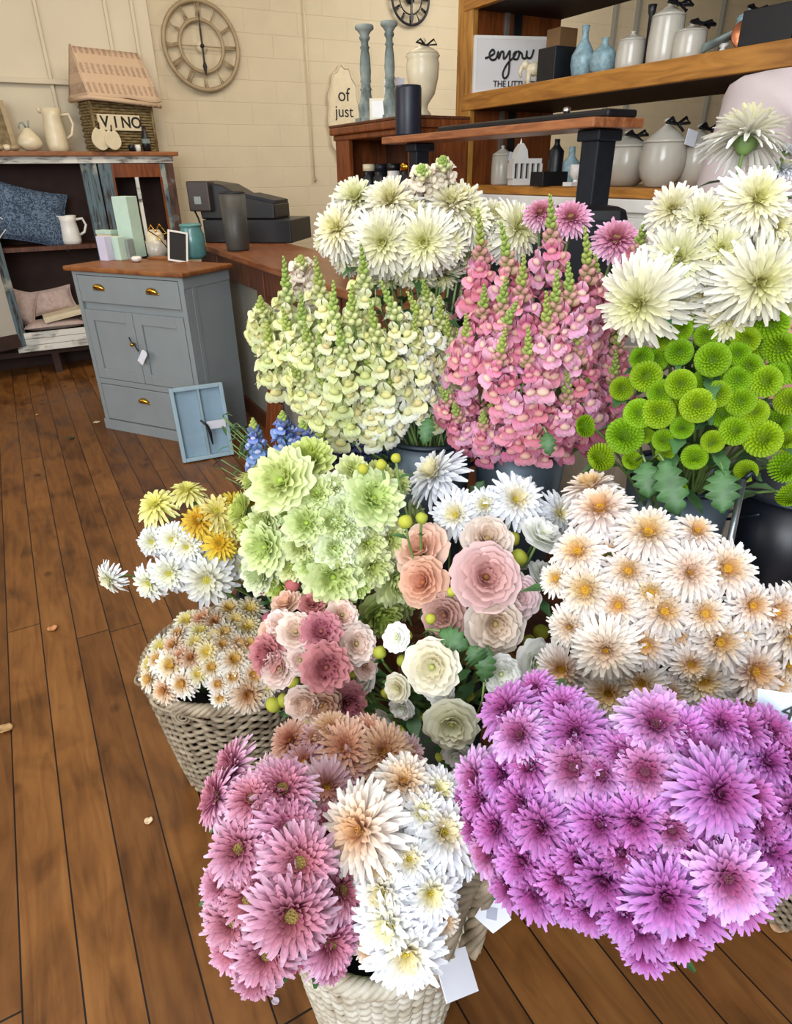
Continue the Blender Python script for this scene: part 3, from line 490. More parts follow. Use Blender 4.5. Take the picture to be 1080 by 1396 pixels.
# ---------------------------------------------------------------- honey oak open shelf unit
sx, ex = 1.95, 2.45; sy0, sy1 = .1, 2.92; ZB, ZM0, ZM1, ZU = 1.335, 1.636, 1.70, 2.0
t = thing('shelf_unit', 'honey coloured open wooden shelf unit along the right side', 'shelf unit', (sx, sy0, 0)); l_ = sy1-sy0; wd = ex-sx
part('front_post', M().box(0, .03, l_-.115, l_, ZB-.03, 2.75), OAKV, t, bevel=.004); part('front_post', M().box(0, .03, 0, .1, ZB-.03, 2.75), OAKV, t)
part('end_panel', M().box(.03, wd, l_-.1, l_-.07, ZB-.03, 2.75), BROWN if False else BOOKW, t); part('end_panel', M().box(.03, wd, .03, .06, ZB-.03, 2.75), BOOKW, t)
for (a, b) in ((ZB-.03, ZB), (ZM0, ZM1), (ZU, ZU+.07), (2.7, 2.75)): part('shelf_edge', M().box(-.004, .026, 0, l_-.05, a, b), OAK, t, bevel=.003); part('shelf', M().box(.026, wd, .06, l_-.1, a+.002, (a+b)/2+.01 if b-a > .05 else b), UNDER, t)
part('slotted_rail', M().box(.18, .2, l_-.112, l_-.1, ZB, 2.7), plain('grey_rail', '#8b8781', .4, .5), t); part('slotted_rail', M().box(.23, .27, l_-.108, l_-.1, ZB, 2.7), BLACK, t)
# shelf top surfaces in oak so that the shelves read as boards from above
part('shelf_lining', M().box(.026, wd, .06, l_-.1, ZB, ZB+.003).box(.026, wd, .06, l_-.1, ZM1-.02, ZM1-.004), OAK, t)
t = thing('base_cabinet', 'white base cabinet under the honey oak shelves', 'cabinet', (sx, sy0, 0)); part('carcass', M().box(.0, wd, 0, l_, .08, ZB-.075), WHITE, t, bevel=.003); part('worktop', M().box(-.03, wd, -.02, l_, ZB-.074, ZB-.032), WHITE, t, bevel=.004); part('plinth', M().box(.04, wd, 0, l_, 0, .08), BLACK, t)
for k in range(4): part('door', M().box(-.018, -.001, .02+k*.7, .69+k*.7, .1, ZB-.09), WHITE, t, bevel=.003)
ZM = ZM1-.003; ZBs = ZB+.004
def S(x, y, z, dx=.06): return on_top(x, y, z, sx+dx)
# middle shelf
p = S(640, 127, ZM, .1); q = S(640, 35, ZM, .1); a = px(p); 
pl = Vector((sx+.04, 2.80, ZM)); 
t = thing('lettered_sign', 'white framed sign with handwritten enjoy on the middle shelf', 'sign', (sx+.0, 2.785, ZM+.001), R(0)); hs = ht(t.location, 48)-ZM; ws = .44
t.rotation_euler = (0, 0, R(-18))
part('sign_board', M().box(0.01, ws-.01, .002, .012, .01, hs-.01), plain('sign_white', '#dcd9d6', .6, 0, .02), t); part('sign_frame', M().box(0, ws, 0, .02, 0, .012).box(0, ws, 0, .02, hs-.012, hs).box(0, .012, 0, .02, .012, hs-.012).box(ws-.012, ws, 0, .02, .012, hs-.012), WHITE, t)
def script(pts, s, ox, oz): return [(ox+x*s, -.002, oz+z*s) for x, z in pts]
def smooth(pts, n=6):
    out = []; P = [pts[0]]+pts+[pts[-1]]
    for i in range(1, len(P)-2):
        for k in range(n):
            tt = k/n; out.append(tuple(.5*((2*P[i][d])+(-P[i-1][d]+P[i+1][d])*tt+(2*P[i-1][d]-5*P[i][d]+4*P[i+1][d]-P[i+2][d])*tt**2+(-P[i-1][d]+3*P[i][d]-3*P[i+1][d]+P[i+2][d])*tt**3) for d in range(2)))
    return out+[pts[-1]]
enjoy = [(-.5, .2), (0, .35), (.7, .75), (.45, 1.1), (.05, .7), (.25, .1), (.9, .15), (1.2, .9), (1.3, .2), (1.6, .9), (1.9, .8), (1.95, .2), (2.3, .4), (2.7, 1.0), (2.75, .2), (2.7, -1.4), (2.2, -1.9), (1.95, -1.3), (2.5, -.3), (3.2, .3), (3.6, .95), (3.25, .7), (3.3, .2), (3.8, .2), (4.0, .8), (3.75, 1.0), (4.3, .75), (4.5, .3), (4.9, .3), (5.0, 1.05), (5.05, .4), (5.6, .35), (5.9, 1.2)]
part('lettering', M().tube(script(smooth(enjoy), ws*.078, ws*.15, hs*.58), .0042, 6), INK, t, True)
text('lettering', 'THE LITTLE THINGS', .032, INK, t, (ws*.53, -.001, hs*.17), (R(90), 0, 0), bold=.0004)
p = S(727, 110, ZM, .05); u = mpp(p)*.78; t = thing('elephant_figurine', 'small cream wooden elephant figurine before the lettered sign', 'figurine', p, R(-30))
part('body', M().lathe([(.0, -14*u), (8*u, -10*u), (11*u, 0), (8*u, 10*u), (0, 14*u)], 16, (0, 0, 24*u), RX(R(90), 3, 'Y')), CREAM, t, True); part('head', M().lathe([(0, -7*u), (6*u, -3*u), (7*u, 2*u), (0, 8*u)], 14, (-15*u, 0, 30*u)), CREAM, t, True); part('trunk', M().tube([(-20*u, 0, 30*u), (-24*u, 0, 20*u), (-21*u, 0, 12*u)], [4*u, 3*u, 2*u]), CREAM, t, True)
for dx in (-9, 9):
    for dy in (-4, 4): part('leg', M().tube([(dx*u, dy*u, 22*u), (dx*u, dy*u, 0)], 4*u, 8), CREAM, t, True)
p = S(757, 105, ZM, .05); u = mpp(p); boxthing('black_box', 'plain black box on the middle shelf beside the blue vases', p, 36*u, .1, 38*u, BLACK, R(0))
p = S(762, 100, ZM, .22); u = mpp(p); boxthing('brown_box', 'tall brown carton at the back of the middle shelf behind the black box', p, 30*u, .08, 66*u, plain('brown_carton', '#7a5a38', .6), R(0))
def vase(label, x, y, ty, half, mat, pr, X=.08, z=ZM, name='vase', cat='vase', neck=True):
    p = S(x, y, z, X); H_ = ht(p, ty)-z; r = half*mpp(p); t = thing(name, label, cat, p); part('vase_body', M().lathe([(a*r, b*H_) for a, b in pr], 28), mat, t, True)
    if neck: part('vase_lip', M().lathe([(pr[-1][0]*r, H_*.985), (pr[-1][0]*r*1.15, H_), (pr[-1][0]*r*.8, H_*1.01)], 20), mat, t, True)
    return t
vase('tall mottled blue bottle vase on the middle shelf', 793, 99, 35, 16, BLUEG, [(.5, 0), (.85, .08), (1, .28), (.95, .45), (.6, .62), (.3, .74), (.26, .85), (.3, 1)])
vase('round mottled blue vase right of the tall bottle vase', 821, 97, 52, 18, BLUEG, [(.5, 0), (.9, .15), (1, .4), (.8, .65), (.35, .8), (.22, .88), (.25, 1)])
def canister(label, x, y, ty, half, X=.08, z=ZM, bow=False, tagged=False, tall=.74, bulge=0, finial=True):
    p = S(x, y, z, X); H_ = ht(p, ty)-z; r = half*mpp(p); t = thing('ribbed_glass_jar', label, 'jar', p); n = 48; m = M()
    pr = [(.8 if bulge else .93, 0), (.98, .04), (1+bulge*.0, tall*.3), (1, tall*.6), (.95 if not bulge else .85, tall-.02), (.97 if not bulge else .88, tall)]
    if bulge: pr = [(.5, 0), (.62, .02), (.88, .15), (1, tall*.45), (1, tall*.7), (.93, tall*.96), (.95, tall)]
    vs = []; 
    for a, b in pr:
        for k in range(n): an = 2*math.pi*k/n; rr = a*r*(1+.018*(1 if k % 2 else -1)); vs.append((rr*math.cos(an), rr*math.sin(an), b*H_))
    fs = [(i*n+k, i*n+(k+1) % n, (i+1)*n+(k+1) % n, (i+1)*n+k) for i in range(len(pr)-1) for k in range(n)]+[tuple(range(n))[::-1]]; m.add(vs, fs)
    part('jar_body', m, GLAS, t, True); part('wax', M().lathe([(r*.4 if bulge else r*.8, H_*.03), (r*.86, H_*tall*.45), (r*.86, H_*tall*.7), (0, H_*tall*.7)], 24), CREAM, t, True)
    part('lid', M().lathe([(r*.92, H_*tall), (r*.97, H_*(tall+.03)), (r*.9, H_*(tall+.05)), (r*.5, H_*(tall+(1-tall)*.45)), (r*.16, H_*(tall+(1-tall)*.7)), (r*.12, H_*(tall+(1-tall)*.8)), (r*.22, H_*(tall+(1-tall)*.9)), (0, H_)], 24), GLAS, t, True)
    if bow: part('ribbon_bow', M().tube([(0, -.03, H_*.9), (-.03, -.04, H_*.98), (-.055, -.04, H_*.92), (0, -.04, H_*.9), (.035, -.04, H_*.99), (.055, -.04, H_*.92), (0, -.04, H_*.9), (.02, -.05, H_*.8)], .0055), BLACK, t, True)
    if tagged: part('paper_label', M().box(-.025, .025, -r-.008, -r-.006, H_*.6, H_*.82, RX(R(10), 4, 'Y')), PAPER, t)
    return t
canister('squat ribbed glass jar with pointed lid beside the round blue vase', 858, 90, 42, 19)
solo('dark_taper', M().lathe([(.006, 0), (.008, .14), (.012, .15), (.014, .17), (0, .172)], 12), BLACK, 'thin dark taper holder between the glass jars on the middle shelf', 'holder', S(879, 88, ZM, .06), smooth=True)
canister('tall ribbed glass candle jar with a knotted ribbon, tallest on the middle shelf', 903, 84, 0, 22, bow=True)
canister('low glass jar with a little ribbon knob right of the tallest jar', 937, 79, 30, 21, bow=True)
p = S(985, 68, ZM, .08); u = mpp(p); t = thing('leaf_dish', 'grey and white leaf shaped dish tilted on the middle shelf', 'dish', p, R(-30)); part('dish_blade', M().grid(lambda a, b: ((a-.5)*56*u, (b-.5)*.09*math.sin(math.pi*a), .01+a*22*u+.02*(2*b-1)**2), 16, 8), STONE, t, True, solid=.005); part('dish_stand', M().lathe([(.02, 0), (.006, .02), (.02, .03)], 12), WHITE, t, True)
p = S(1014, 65, ZM, .05); u = mpp(p); t = thing('copper_disc', 'small round copper disc leaning on the middle shelf', 'disc', p, R(-40)); part('disc_plate', M().lathe([(18*u, -.004), (19*u, 0), (18*u, .004), (0, .004)], 32, (0, 0, 18*u), RX(R(75), 3, 'X')), plain('copper', '#b9714c', .3, .7), t, True); part('disc_foot', M().box(-.02, .02, 0, .03, 0, .01), BLACK, t)
p = S(1016, 62, ZM, .2); u = mpp(p); urn('teal and white lidded jar behind the copper disc', 1014, 58, 8, 14, BLUEG, X=sx+.2, zz=ZM, bow=True)
vase('black cylindrical jar right of the copper disc', 1042, 61, 22, 14, BLACK, [(.95, 0), (1, .03), (1, .94), (.92, 1)], X=.1)
p = S(1072, 55, ZM, .1); u = mpp(p); boxthing('black_box', 'large black box at the right end of the middle shelf', p, .2, .16, ht(p, 12)-ZM, BLACK, 0)
# bottom shelf
canister('white jar with a paper tag at the far left end of the bottom shelf', 683, 252, 198, 14, z=ZBs, tagged=True)
p = S(718, 252, ZBs, .07); u = mpp(p); t = thing('church_lantern', 'white ceramic church shaped lantern on the bottom shelf', 'lantern', p, R(-15)); w2 = 20*u
m = M().box(-w2, w2, 0, .06, 0, 8*u); 
for k in range(6): m.box(-w2+k*2*w2/5-1.6*u, -w2+k*2*w2/5+1.6*u, 0, .06, 8*u, 26*u)
m.box(-w2, w2, 0, .06, 26*u, 32*u).prism([(-w2*.8, 32*u), (0, 32*u), (-w2*.1, 42*u), (-w2*.4, 50*u), (-w2*.7, 42*u)], 0, .06, Matrix(((1, 0, 0), (0, 0, 1), (0, 1, 0)))); part('arcade', m, WHITE, t, bevel=.001); part('dark_core', M().box(-w2+.004, w2-.004, .02, .05, 8*u, 26*u), INK, t); part('finial', M().lathe([(2*u, 0), (1*u, 4*u), (0, 7*u)], 8, (-w2*.4, .03, 49*u)), WHITE, t)
p = S(748, 253, ZBs, .05); u = mpp(p); boxthing('black_box', 'low black box on the bottom shelf before the dark bottle', p, 44*u, .08, 17*u, BLACK, R(0))
vase('black bottle with a cord at its neck on the bottom shelf', 755, 250, 190, 10, BLACK, [(.95, 0), (1, .03), (1, .75), (.5, .85), (.35, .9), (.35, 1)], X=.14, z=ZBs)
vase('pale blue glass bottle behind the little white cup', 776, 250, 200, 11, BLUEG, [(.8, 0), (1, .06), (1, .6), (.4, .75), (.35, 1)], X=.14, z=ZBs)
t = thing('footed_cup', 'little white footed cup at the black post on the bottom shelf', 'cup', S(784, 254, ZBs, .05)); u = mpp(t.location); part('cup_bowl', M().lathe([(4*u, 8*u), (9*u, 14*u), (9*u, 26*u), (7*u, 26*u), (0, 16*u)], 18), WHITE, t, True); part('cup_foot', M().box(-13*u, 10*u, -.02, .03, 0, 5*u).lathe([(4*u, 5*u), (3*u, 9*u)], 12), WHITE, t)
canister('large rounded glass bowl jar with black bow, just right of the black post', 848, 254, 178, 32, z=ZBs, bow=True, bulge=1, tall=.7, X=.14)
canister('rounded ribbed glass bowl jar with tag and bow beside the larger bowl', 898, 253, 160, 29, z=ZBs, bow=True, tagged=True, bulge=1, tall=.64, X=.09)
canister('dark ribbed glass bowl jar with ribbon, rightmost bowl on the bottom shelf', 942, 250, 168, 26, z=ZBs, bow=True, bulge=1, tall=.64, X=.2)
canister('glass jar with dark ribbon behind the topmost white chrysanthemum', 988, 246, 164, 24, z=ZBs, bow=True, bulge=1, tall=.64, X=.2)
# ---------------------------------------------------------------- person
SK = plain('skin', '#c99a80', .5, 0, .05); SHIRT = plain('pale_lilac_shirt', '#b3a5a3', .85, 0, .06, 8, .1); TROU = plain('taupe_trousers', '#8a8078', .85, 0, .1)
def skin(name, verts, edges, radii, mat, parent, lvl=2):
    me = bpy.data.meshes.new(name); me.from_pydata(verts, edges, []); me.materials.append(mat); o = link(name, me, parent)
    md = o.modifiers.new('skin', 'SKIN'); md.use_smooth_shade = True
    for i, r in enumerate(radii): me.skin_vertices[0].data[i].radius = (r, r) if not isinstance(r, tuple) else r
    me.skin_vertices[0].data[0].use_root = True
    s = o.modifiers.new('sub', 'SUBSURF'); s.levels = s.render_levels = lvl; return o
# person standing behind the display at the right edge
P0 = Vector((1.30, 1.02, 0)).lerp(Vector((1.42, .86, 0)), .5); sh = at(1084, 104, 1.75)
t = thing('person', 'person in a pale lilac-grey top, mostly cut off at the right edge', 'person', (sh.x+RT.x*.10, sh.y+RT.y*.10, 0)); B = t.location.copy(); zs = sh.z-.045
def b3(r, f, z): return tuple(RT*r+FW*f+UP*z)
V = [b3(0, 0, .95), b3(0, 0, 1.12), b3(0, .0, 1.32), b3(0, 0, zs), b3(0, -.01, zs+.09), b3(0, -.03, zs+.17), b3(0, -.04, zs+.26),
     b3(-.15, 0, zs-.02), b3(-.2, -.03, zs-.25), b3(-.17, -.2, zs-.38), b3(.17, 0, zs-.02), b3(.22, -.03, zs-.27), b3(.18, -.2, zs-.42),
     b3(-.1, 0, .85), b3(-.11, -.01, .48), b3(-.11, .02, .07), b3(-.11, -.12, .035), b3(.1, 0, .85), b3(.11, -.01, .48), b3(.11, .02, .07), b3(.11, -.12, .035)]
E_ = [(0, 1), (1, 2), (2, 3), (3, 4), (4, 5), (5, 6), (3, 7), (7, 8), (8, 9), (3, 10), (10, 11), (11, 12), (0, 13), (13, 14), (14, 15), (15, 16), (0, 17), (17, 18), (18, 19), (19, 20)]
RD = [.13, .115, .14, .09, .05, .085, .08, .06, .045, .035, .06, .045, .035, .09, .06, .042, .035, .09, .06, .042, .035]
skin('body', V, E_, RD, SK, t)
sv = [V[0], V[1], V[2], V[3], b3(0, -.005, zs+.045), V[7], V[8], b3(-.178, -.16, zs-.355), V[10], V[11], b3(.188, -.16, zs-.385)]
skin('shirt', sv, [(0, 1), (1, 2), (2, 3), (3, 4), (3, 5), (5, 6), (6, 7), (3, 8), (8, 9), (9, 10)], [.165, .16, .18, .12, .07, .1, .08, .065, .1, .08, .065], SHIRT, t)
skin('trousers', [V[0], V[13], V[14], b3(-.11, .02, .1), V[17], V[18], b3(.11, .02, .1)], [(0, 1), (1, 2), (2, 3), (0, 4), (4, 5), (5, 6)], [.155, .115, .085, .075, .115, .085, .075], TROU, t)
hm = M().lathe([(.05, -.10), (.08, -.06), (.092, -.02), (.1, .03), (.09, .08), (.05, .115), (0, .125)], 20, b3(0, .012, zs+.255)); part('hair', hm, plain('brown_hair', '#5d4630', .7, 0, .2, 60), t, True)
for s, w in ((-1, V[9]), (1, V[12])):
    hv = [Vector(w), Vector(w)+FW*-.08+UP*-.03]; vs = [tuple(hv[0]), tuple(hv[1])]; es = [(0, 1)]; rs = [.028, (.036, .02)]
    for k in range(4):
        base = hv[1]+RT*(.022*(k-1.5)); l = [.075, .085, .08, .065][k]; i = len(vs)
        vs += [tuple(base), tuple(base-FW*l*.5-UP*.008), tuple(base-FW*l*.9-UP*.035)]; es += [(1, i), (i, i+1), (i+1, i+2)]; rs += [.011, .009, .008]
    i = len(vs); vs += [tuple(hv[0]-FW*.03-RT*s*.03), tuple(hv[0]-FW*.07-RT*s*.045-UP*.01)]; es += [(0, i), (i, i+1)]; rs += [.012, .009]
    skin('hand', vs, es, rs, SK, t, 1)
part('nose', M().lathe([(0, -.012), (.013, -.006), (.008, .02), (0, .034)], 10, b3(0, -.118, zs+.215)), SK, t, True)
for q in (-1, 1): part('eye', M().lathe([(0, -.008), (.009, 0), (0, .008)], 12, b3(q*.032, -.1, zs+.245)), INK, t, True); part('ear', M().lathe([(0, -.03), (.012, -.01), (.014, .015), (0, .03)], 10, b3(q*.086, -.02, zs+.225)), SK, t, True)
part('mouth', M().tube([b3(-.022, -.1, zs+.182), b3(0, -.108, zs+.178), b3(.022, -.1, zs+.182)], .004), plain('lips', '#a8645a', .5), t, True)
# ---------------------------------------------------------------- display stand carrying the zinc buckets
def uw(r, f, z=0): return RT*r+FW*f+UP*z
BR = math.atan2(RT.y, RT.x); PALE = wood('pale_board', '#a08c76', '#c4b29c', (9, 9, 1), .6)
BZ = .60
t = thing('display_stand', 'wooden display stand with a pale back board carrying the zinc flower buckets', 'stand', uw(-.06, 1.0), BR)
part('stand_top', M().box(0, .74, 0, .38, BZ-.03, BZ), BROWN, t, bevel=.004)
for a in (.02, .68):
    for b in (.02, .32): part('leg', M().box(a, a+.04, b, b+.04, 0, BZ-.03), BROWN, t)
part('back_board', M().box(.40, .74, .382, .40, BZ-.03, 1.06), PALE, t)
# ---------------------------------------------------------------- buckets
def bucket(label, c, r, h, z, wire=True, mat=None):
    t = thing('flower_bucket', label, 'bucket', (c.x, c.y, z), rnd.random())
    part('bucket_body', M().lathe([(r*.74, 0), (r*.76, .004), (r*.84, h*.4), (r*.845, h*.42), (r*.85, h*.4+.01), (r*.97, h-.01), (r*.94, h-.01), (r*.72, .012), (0, .012)], 36), mat or GALV, t, True)
    part('bucket_rim', M().tube([(r*math.cos(a), r*math.sin(a), h-.006) for a in [2*math.pi*k/40 for k in range(40)]], .0065, 8, True), RIMB, t, True)
    if wire: part('wire_handle', M().tube([((r+.01)*math.cos(a), (r+.012)*math.sin(a)*.96, h-.03-.075*math.sin(a)) for a in [math.pi*k/20 for k in range(21)]], .003, 6), RIMB, t, True)
    return t
def rimc(x, y, z): return onz(x, y, z)
bk1 = rimc(578, 588, BZ+.32); bk2 = rimc(712, 596, BZ+.32)
def bpos(xl, xr, y, z): # bucket centre from the visible width of its rim
    a, b = onz(xl, y, z), onz(xr, y, z); return (a+b)/2, (a-b).length/2
c1, r1 = bpos(520, 648, 585, BZ+.32); bucket('zinc bucket of cream snapdragons, leftmost on the stand', Vector((c1.x, c1.y, 0)), .098, .32, BZ)
c2, r2 = bpos(638, 786, 588, BZ+.32); bucket('zinc bucket with a dark rim holding the pink snapdragons', Vector((c2.x, c2.y, 0)), .100, .32, BZ)
c3, r3 = bpos(862, 1000, 640, BZ+.30); bucket('zinc bucket of green button chrysanthemums and tall white ones', Vector((c3.x, c3.y, 0)), .10, .30, BZ)
c4, r4 = bpos(1015, 1160, 660, BZ+.28); bucket('black bucket at the right edge under the green button flowers', Vector((c4.x, c4.y, 0)), .10, .28, BZ, mat=plain('navy_black_bucket', '#10141d', .4))
rod0, rod1 = at(1013, 655, 1.05), at(985, 790, 1.0)
t = thing('steel_rod', 'thin steel rod slanting down between the zinc bucket and the black bucket', 'rod', (rod1.x, rod1.y, 0)); o = rod1*1; o.z = 0
part('rod_shaft', M().tube([Vector((0, 0, .0)), Vector((0, 0, .3)), (rod1-o), (rod0-o)], .005, 8), plain('brushed_steel', '#9aa3ab', .3, .9), t, True); part('rod_hook', M().tube([(rod0-o), (rod0-o)+RT*.01+UP*.012, (rod0-o)+RT*.018], .004, 6), RIMB, t, True)
# ---------------------------------------------------------------- baskets
def basket(label, cx, cy, r, h, rb, mat, rows, seed):
    t = thing('wicker_basket', label, 'basket', (cx, cy, 0)); rr = lambda z: rb+(r-rb)*(z/h)**.8; n = 22; m = M()
    rs = random.Random(seed)
    for j in range(rows):
        z = .012+(h-.035)*j/(rows-1); ph = rs.uniform(-.2, .2); pts = []
        for k in range(132):
            a = 2*math.pi*k/132; o = .0065*math.sin(n/1*a/1+ (math.pi if j % 2 else 0)); pts.append(((rr(z)+o)*math.cos(a), (rr(z)+o)*math.sin(a), z+.0042*math.sin(n*a/2)+.0012*math.sin(3*a+j)))
        m.tube(pts, rs.uniform(.0048, .0060), 6, True)
    part('woven_wall', m, mat, t, True); m = M()
    for k in range(n*2//2):
        a = 2*math.pi*(k+.5)/n; m.tube([((rr(z))*math.cos(a), rr(z)*math.sin(a), z) for z in [h*q/6 for q in range(7)]], .0045, 5)
    part('stakes', m, mat, t, True); m = M(); N = 160
    for s in range(5):
        m.tube([((r+.009*math.cos(15*a+s*1.257))*math.cos(a), (r+.009*math.cos(15*a+s*1.257))*math.sin(a), h-.008+.011*math.sin(15*a+s*1.257)) for a in [2*math.pi*k/N for k in range(N)]], .0062, 6, True)
    part('braided_rim', m, mat, t, True); part('lining', M().lathe([(rb*.9, .006), (r*.9, h-.03), (r*.88, h-.03), (rb*.86, .012), (0, .012)], 32), plain('dark_liner', '#1c1a17', .9), t, True)
    return t, rr
LBc = (.225, 1.285); lb, _ = basket('grey wicker basket on the floor at the left holding small cream chrysanthemums', *LBc, .186, .37, .13, WICK, 30, 3)
a0 = math.atan2(-FW.y, -FW.x)-.25; m = M(); sp = []
for k in range(30): a = k/29*5*math.pi; q = .021-.0006*k; sp.append((0+q*math.cos(a), 0, q*math.sin(a)))
m.tube([Vector((.196*math.cos(a0), .196*math.sin(a0), .345))+(RT*p[0]+UP*p[2]) for p in sp], .0028, 6); part('wire_scroll', m, WICK, lb, True)
m = M().tube([((.196+.012*math.sin(9*a))*math.cos(a), (.196+.006*math.sin(5*a))*math.sin(a), .352+.012*math.sin(4*a)) for a in [a0+math.pi*1.15+k*.05 for k in range(60)]], .004, 6); part('loose_cane', m, WICK, lb, True)
FBc = (.283, .591); fb, _ = basket('whitewashed wicker basket with a twisted handle in the foreground', *FBc, .15, .36, .108, WICW, 30, 5)
def rope(pts, r, strands, turns, rs, m):
    pts = [Vector(p) for p in pts]
    for s in range(strands):
        out = []
        for i, p in enumerate(pts):
            tdir = (pts[min(i+1, len(pts)-1)]-pts[max(i-1, 0)]).normalized(); u = tdir.cross(FW).normalized(); v = tdir.cross(u); a = 2*math.pi*(turns*i/len(pts)+s/strands); out.append(p+(u*math.cos(a)+v*math.sin(a))*rs)
        m.tube(out, r, 6)
O_ = Vector((FBc[0], FBc[1], 0)); hA, hB, hT = at(598, 1312, 1.0)-O_, at(640, 1296, 1.09)-O_, at(655, 1180, .955)-O_; hm_ = (hA+hB)/2; m = M()
arc = [hm_+(hA-hB)/2*math.cos(math.pi*k/49)+(hT-hm_)*math.sin(math.pi*k/49)**.8 for k in range(50)]; hc = hA
rope(arc, .0062, 5, 4.5, .0105, m); part('twisted_handle', m, WICK, fb, True)
m = M(); rope([v-Vector((FBc[0], FBc[1], 0)) for v in []] or [hA-UP*.05, hA-UP*.02, hA+UP*.01], .0055, 3, 1.5, .008, m); part('handle_binding', m, WICK, fb, True)
def facing(p, tiltx=0): return (CAM-Vector(p)).to_track_quat('-Y', 'Z')
p = at(671, 1243, 1.02); t = thing('swing_tag', 'white swing tag hanging on the right of the whitewashed basket handle', 'tag', p); t.rotation_euler = facing(p).to_euler(); part('tag_card', M().prism([(-.022, -.01), (.004, -.024), (.026, -.004), (.008, .02), (-.006, .022)], -.0008, .0008, RX(R(90), 4, 'X')), PAPER, t); part('tag_print', M().box(-.007, .007, -.0012, -.0009, -.009, .005), plain('grey_print', '#a9abbd', .7), t); part('string', M().tube([(.0, 0, .02), (-.015, .01, .045), (-.03, .02, .06)], .001), CREAM, t, True)
wp = at(622, 1328, .985); t = thing('basket_label', 'pale grey blank label card tucked into the right side of the front basket weave', 'label', wp); t.rotation_euler = (facing(wp) @ Quaternion((0, 1, 0), R(-24)) @ Quaternion((0, 0, 1), R(38))).to_euler(); part('label_card', M().box(-.026, .026, -.001, .001, -.024, .024), PAPER, t); part('label_fixing', M().box(-.004, .004, -.002, .006, .016, .022), TAN, t)
# grey basket and tag at the right edge
rc = onz(1040, 985, .5)+RT*.165; rbk, _ = basket('grey wicker basket just entering at the right edge', rc.x, rc.y, .14, .5, .09, WICK, 40, 8)
p = at(1066, 968, .80); t = thing('price_card', 'pale blue price card with handwritten 4 at the right edge', 'card', p); t.rotation_euler = facing(p).to_euler(); part('price_card_sheet', M().box(-.022, .03, -.001, .001, -.018, .018, RX(R(-15), 4, 'Y')), plain('pale_blue_card', '#c4d4e6', .7), t); text('lettering', '4', .024, INK, t, (.006, -.002, .0), (R(90), 0, 0)); part('card_clip', M().tube([(.03, 0, 0), (.045, .02, -.02), (.06, .04, -.04)], .003), RIMB, t, True)
# hidden floor buckets that carry the middle tier
def fbucket(label, r, f, rad, h, z=0, mat=None): c = uw(r, f); bucket(label, c, rad, h, z, False, mat); return Vector((c.x, c.y, h+z))
DK = plain('dark_green_bucket', '#202824', .5)
bP = fbucket('dark bucket on the floor under the purple chrysanthemums', .44, .90, .095, .40, 0, DK)
bC = fbucket('dark bucket behind the purple bunch holding cream and pink chrysanthemums', .44, 1.06, .10, .50, 0, DK)
bG = fbucket('dark bucket holding the green lisianthus beside the left wicker basket', -.12, 1.28, .095, .46, 0, DK)
bL = fbucket('dark bucket holding peach and white lisianthus at the centre', .1, 1.02, .085, .44, 0, DK)
bY = fbucket('dark bucket of yellow and white daisies behind the left wicker basket', -.32, 1.42, .10, .42, 0, DK)
bB = fbucket('dark bucket of blue delphiniums at the foot of the counter', -.12, 1.62, .085, .5, 0, DK)
# ================================================================ flowers
def srgb(h): return lin(h)
def mixc(a, b, t): return tuple(x+(y-x)*t for x, y in zip(a, b))
def petal(m, base, az, el, L, W, curl, c0, c1, cup=.25, seg=4, tip=.5, twist=0):
    d = Vector((math.cos(az), math.sin(az), 0)); s = Vector((-math.sin(az), math.cos(az), 0)); p = Vector(base); vs = []; cs = []
    for i in range(seg+1):
        t = i/seg; e = el+curl*t; nrm = -d*math.sin(e)+UP*math.cos(e)
        wd = W*(.5+.62*math.sin(math.pi*min(1, t*.92+.04)*.62))*(1 if t < .85 else tip); 
        c = mixc(c0, c1, t); side = s*math.cos(twist*t)+nrm*math.sin(twist*t)
        vs += [p-side*wd/2+nrm*wd*cup, p-nrm*0, p+side*wd/2+nrm*wd*cup]; cs += [c, mixc(c, (0, 0, 0), .10), c]
        p = p+(d*math.cos(e)+UP*math.sin(e))*(L/seg)
    fs = []
    for i in range(seg):
        a = i*3; fs += [(a, a+1, a+4, a+3), (a+1, a+2, a+5, a+4)]
    m.add(vs, fs, cs)
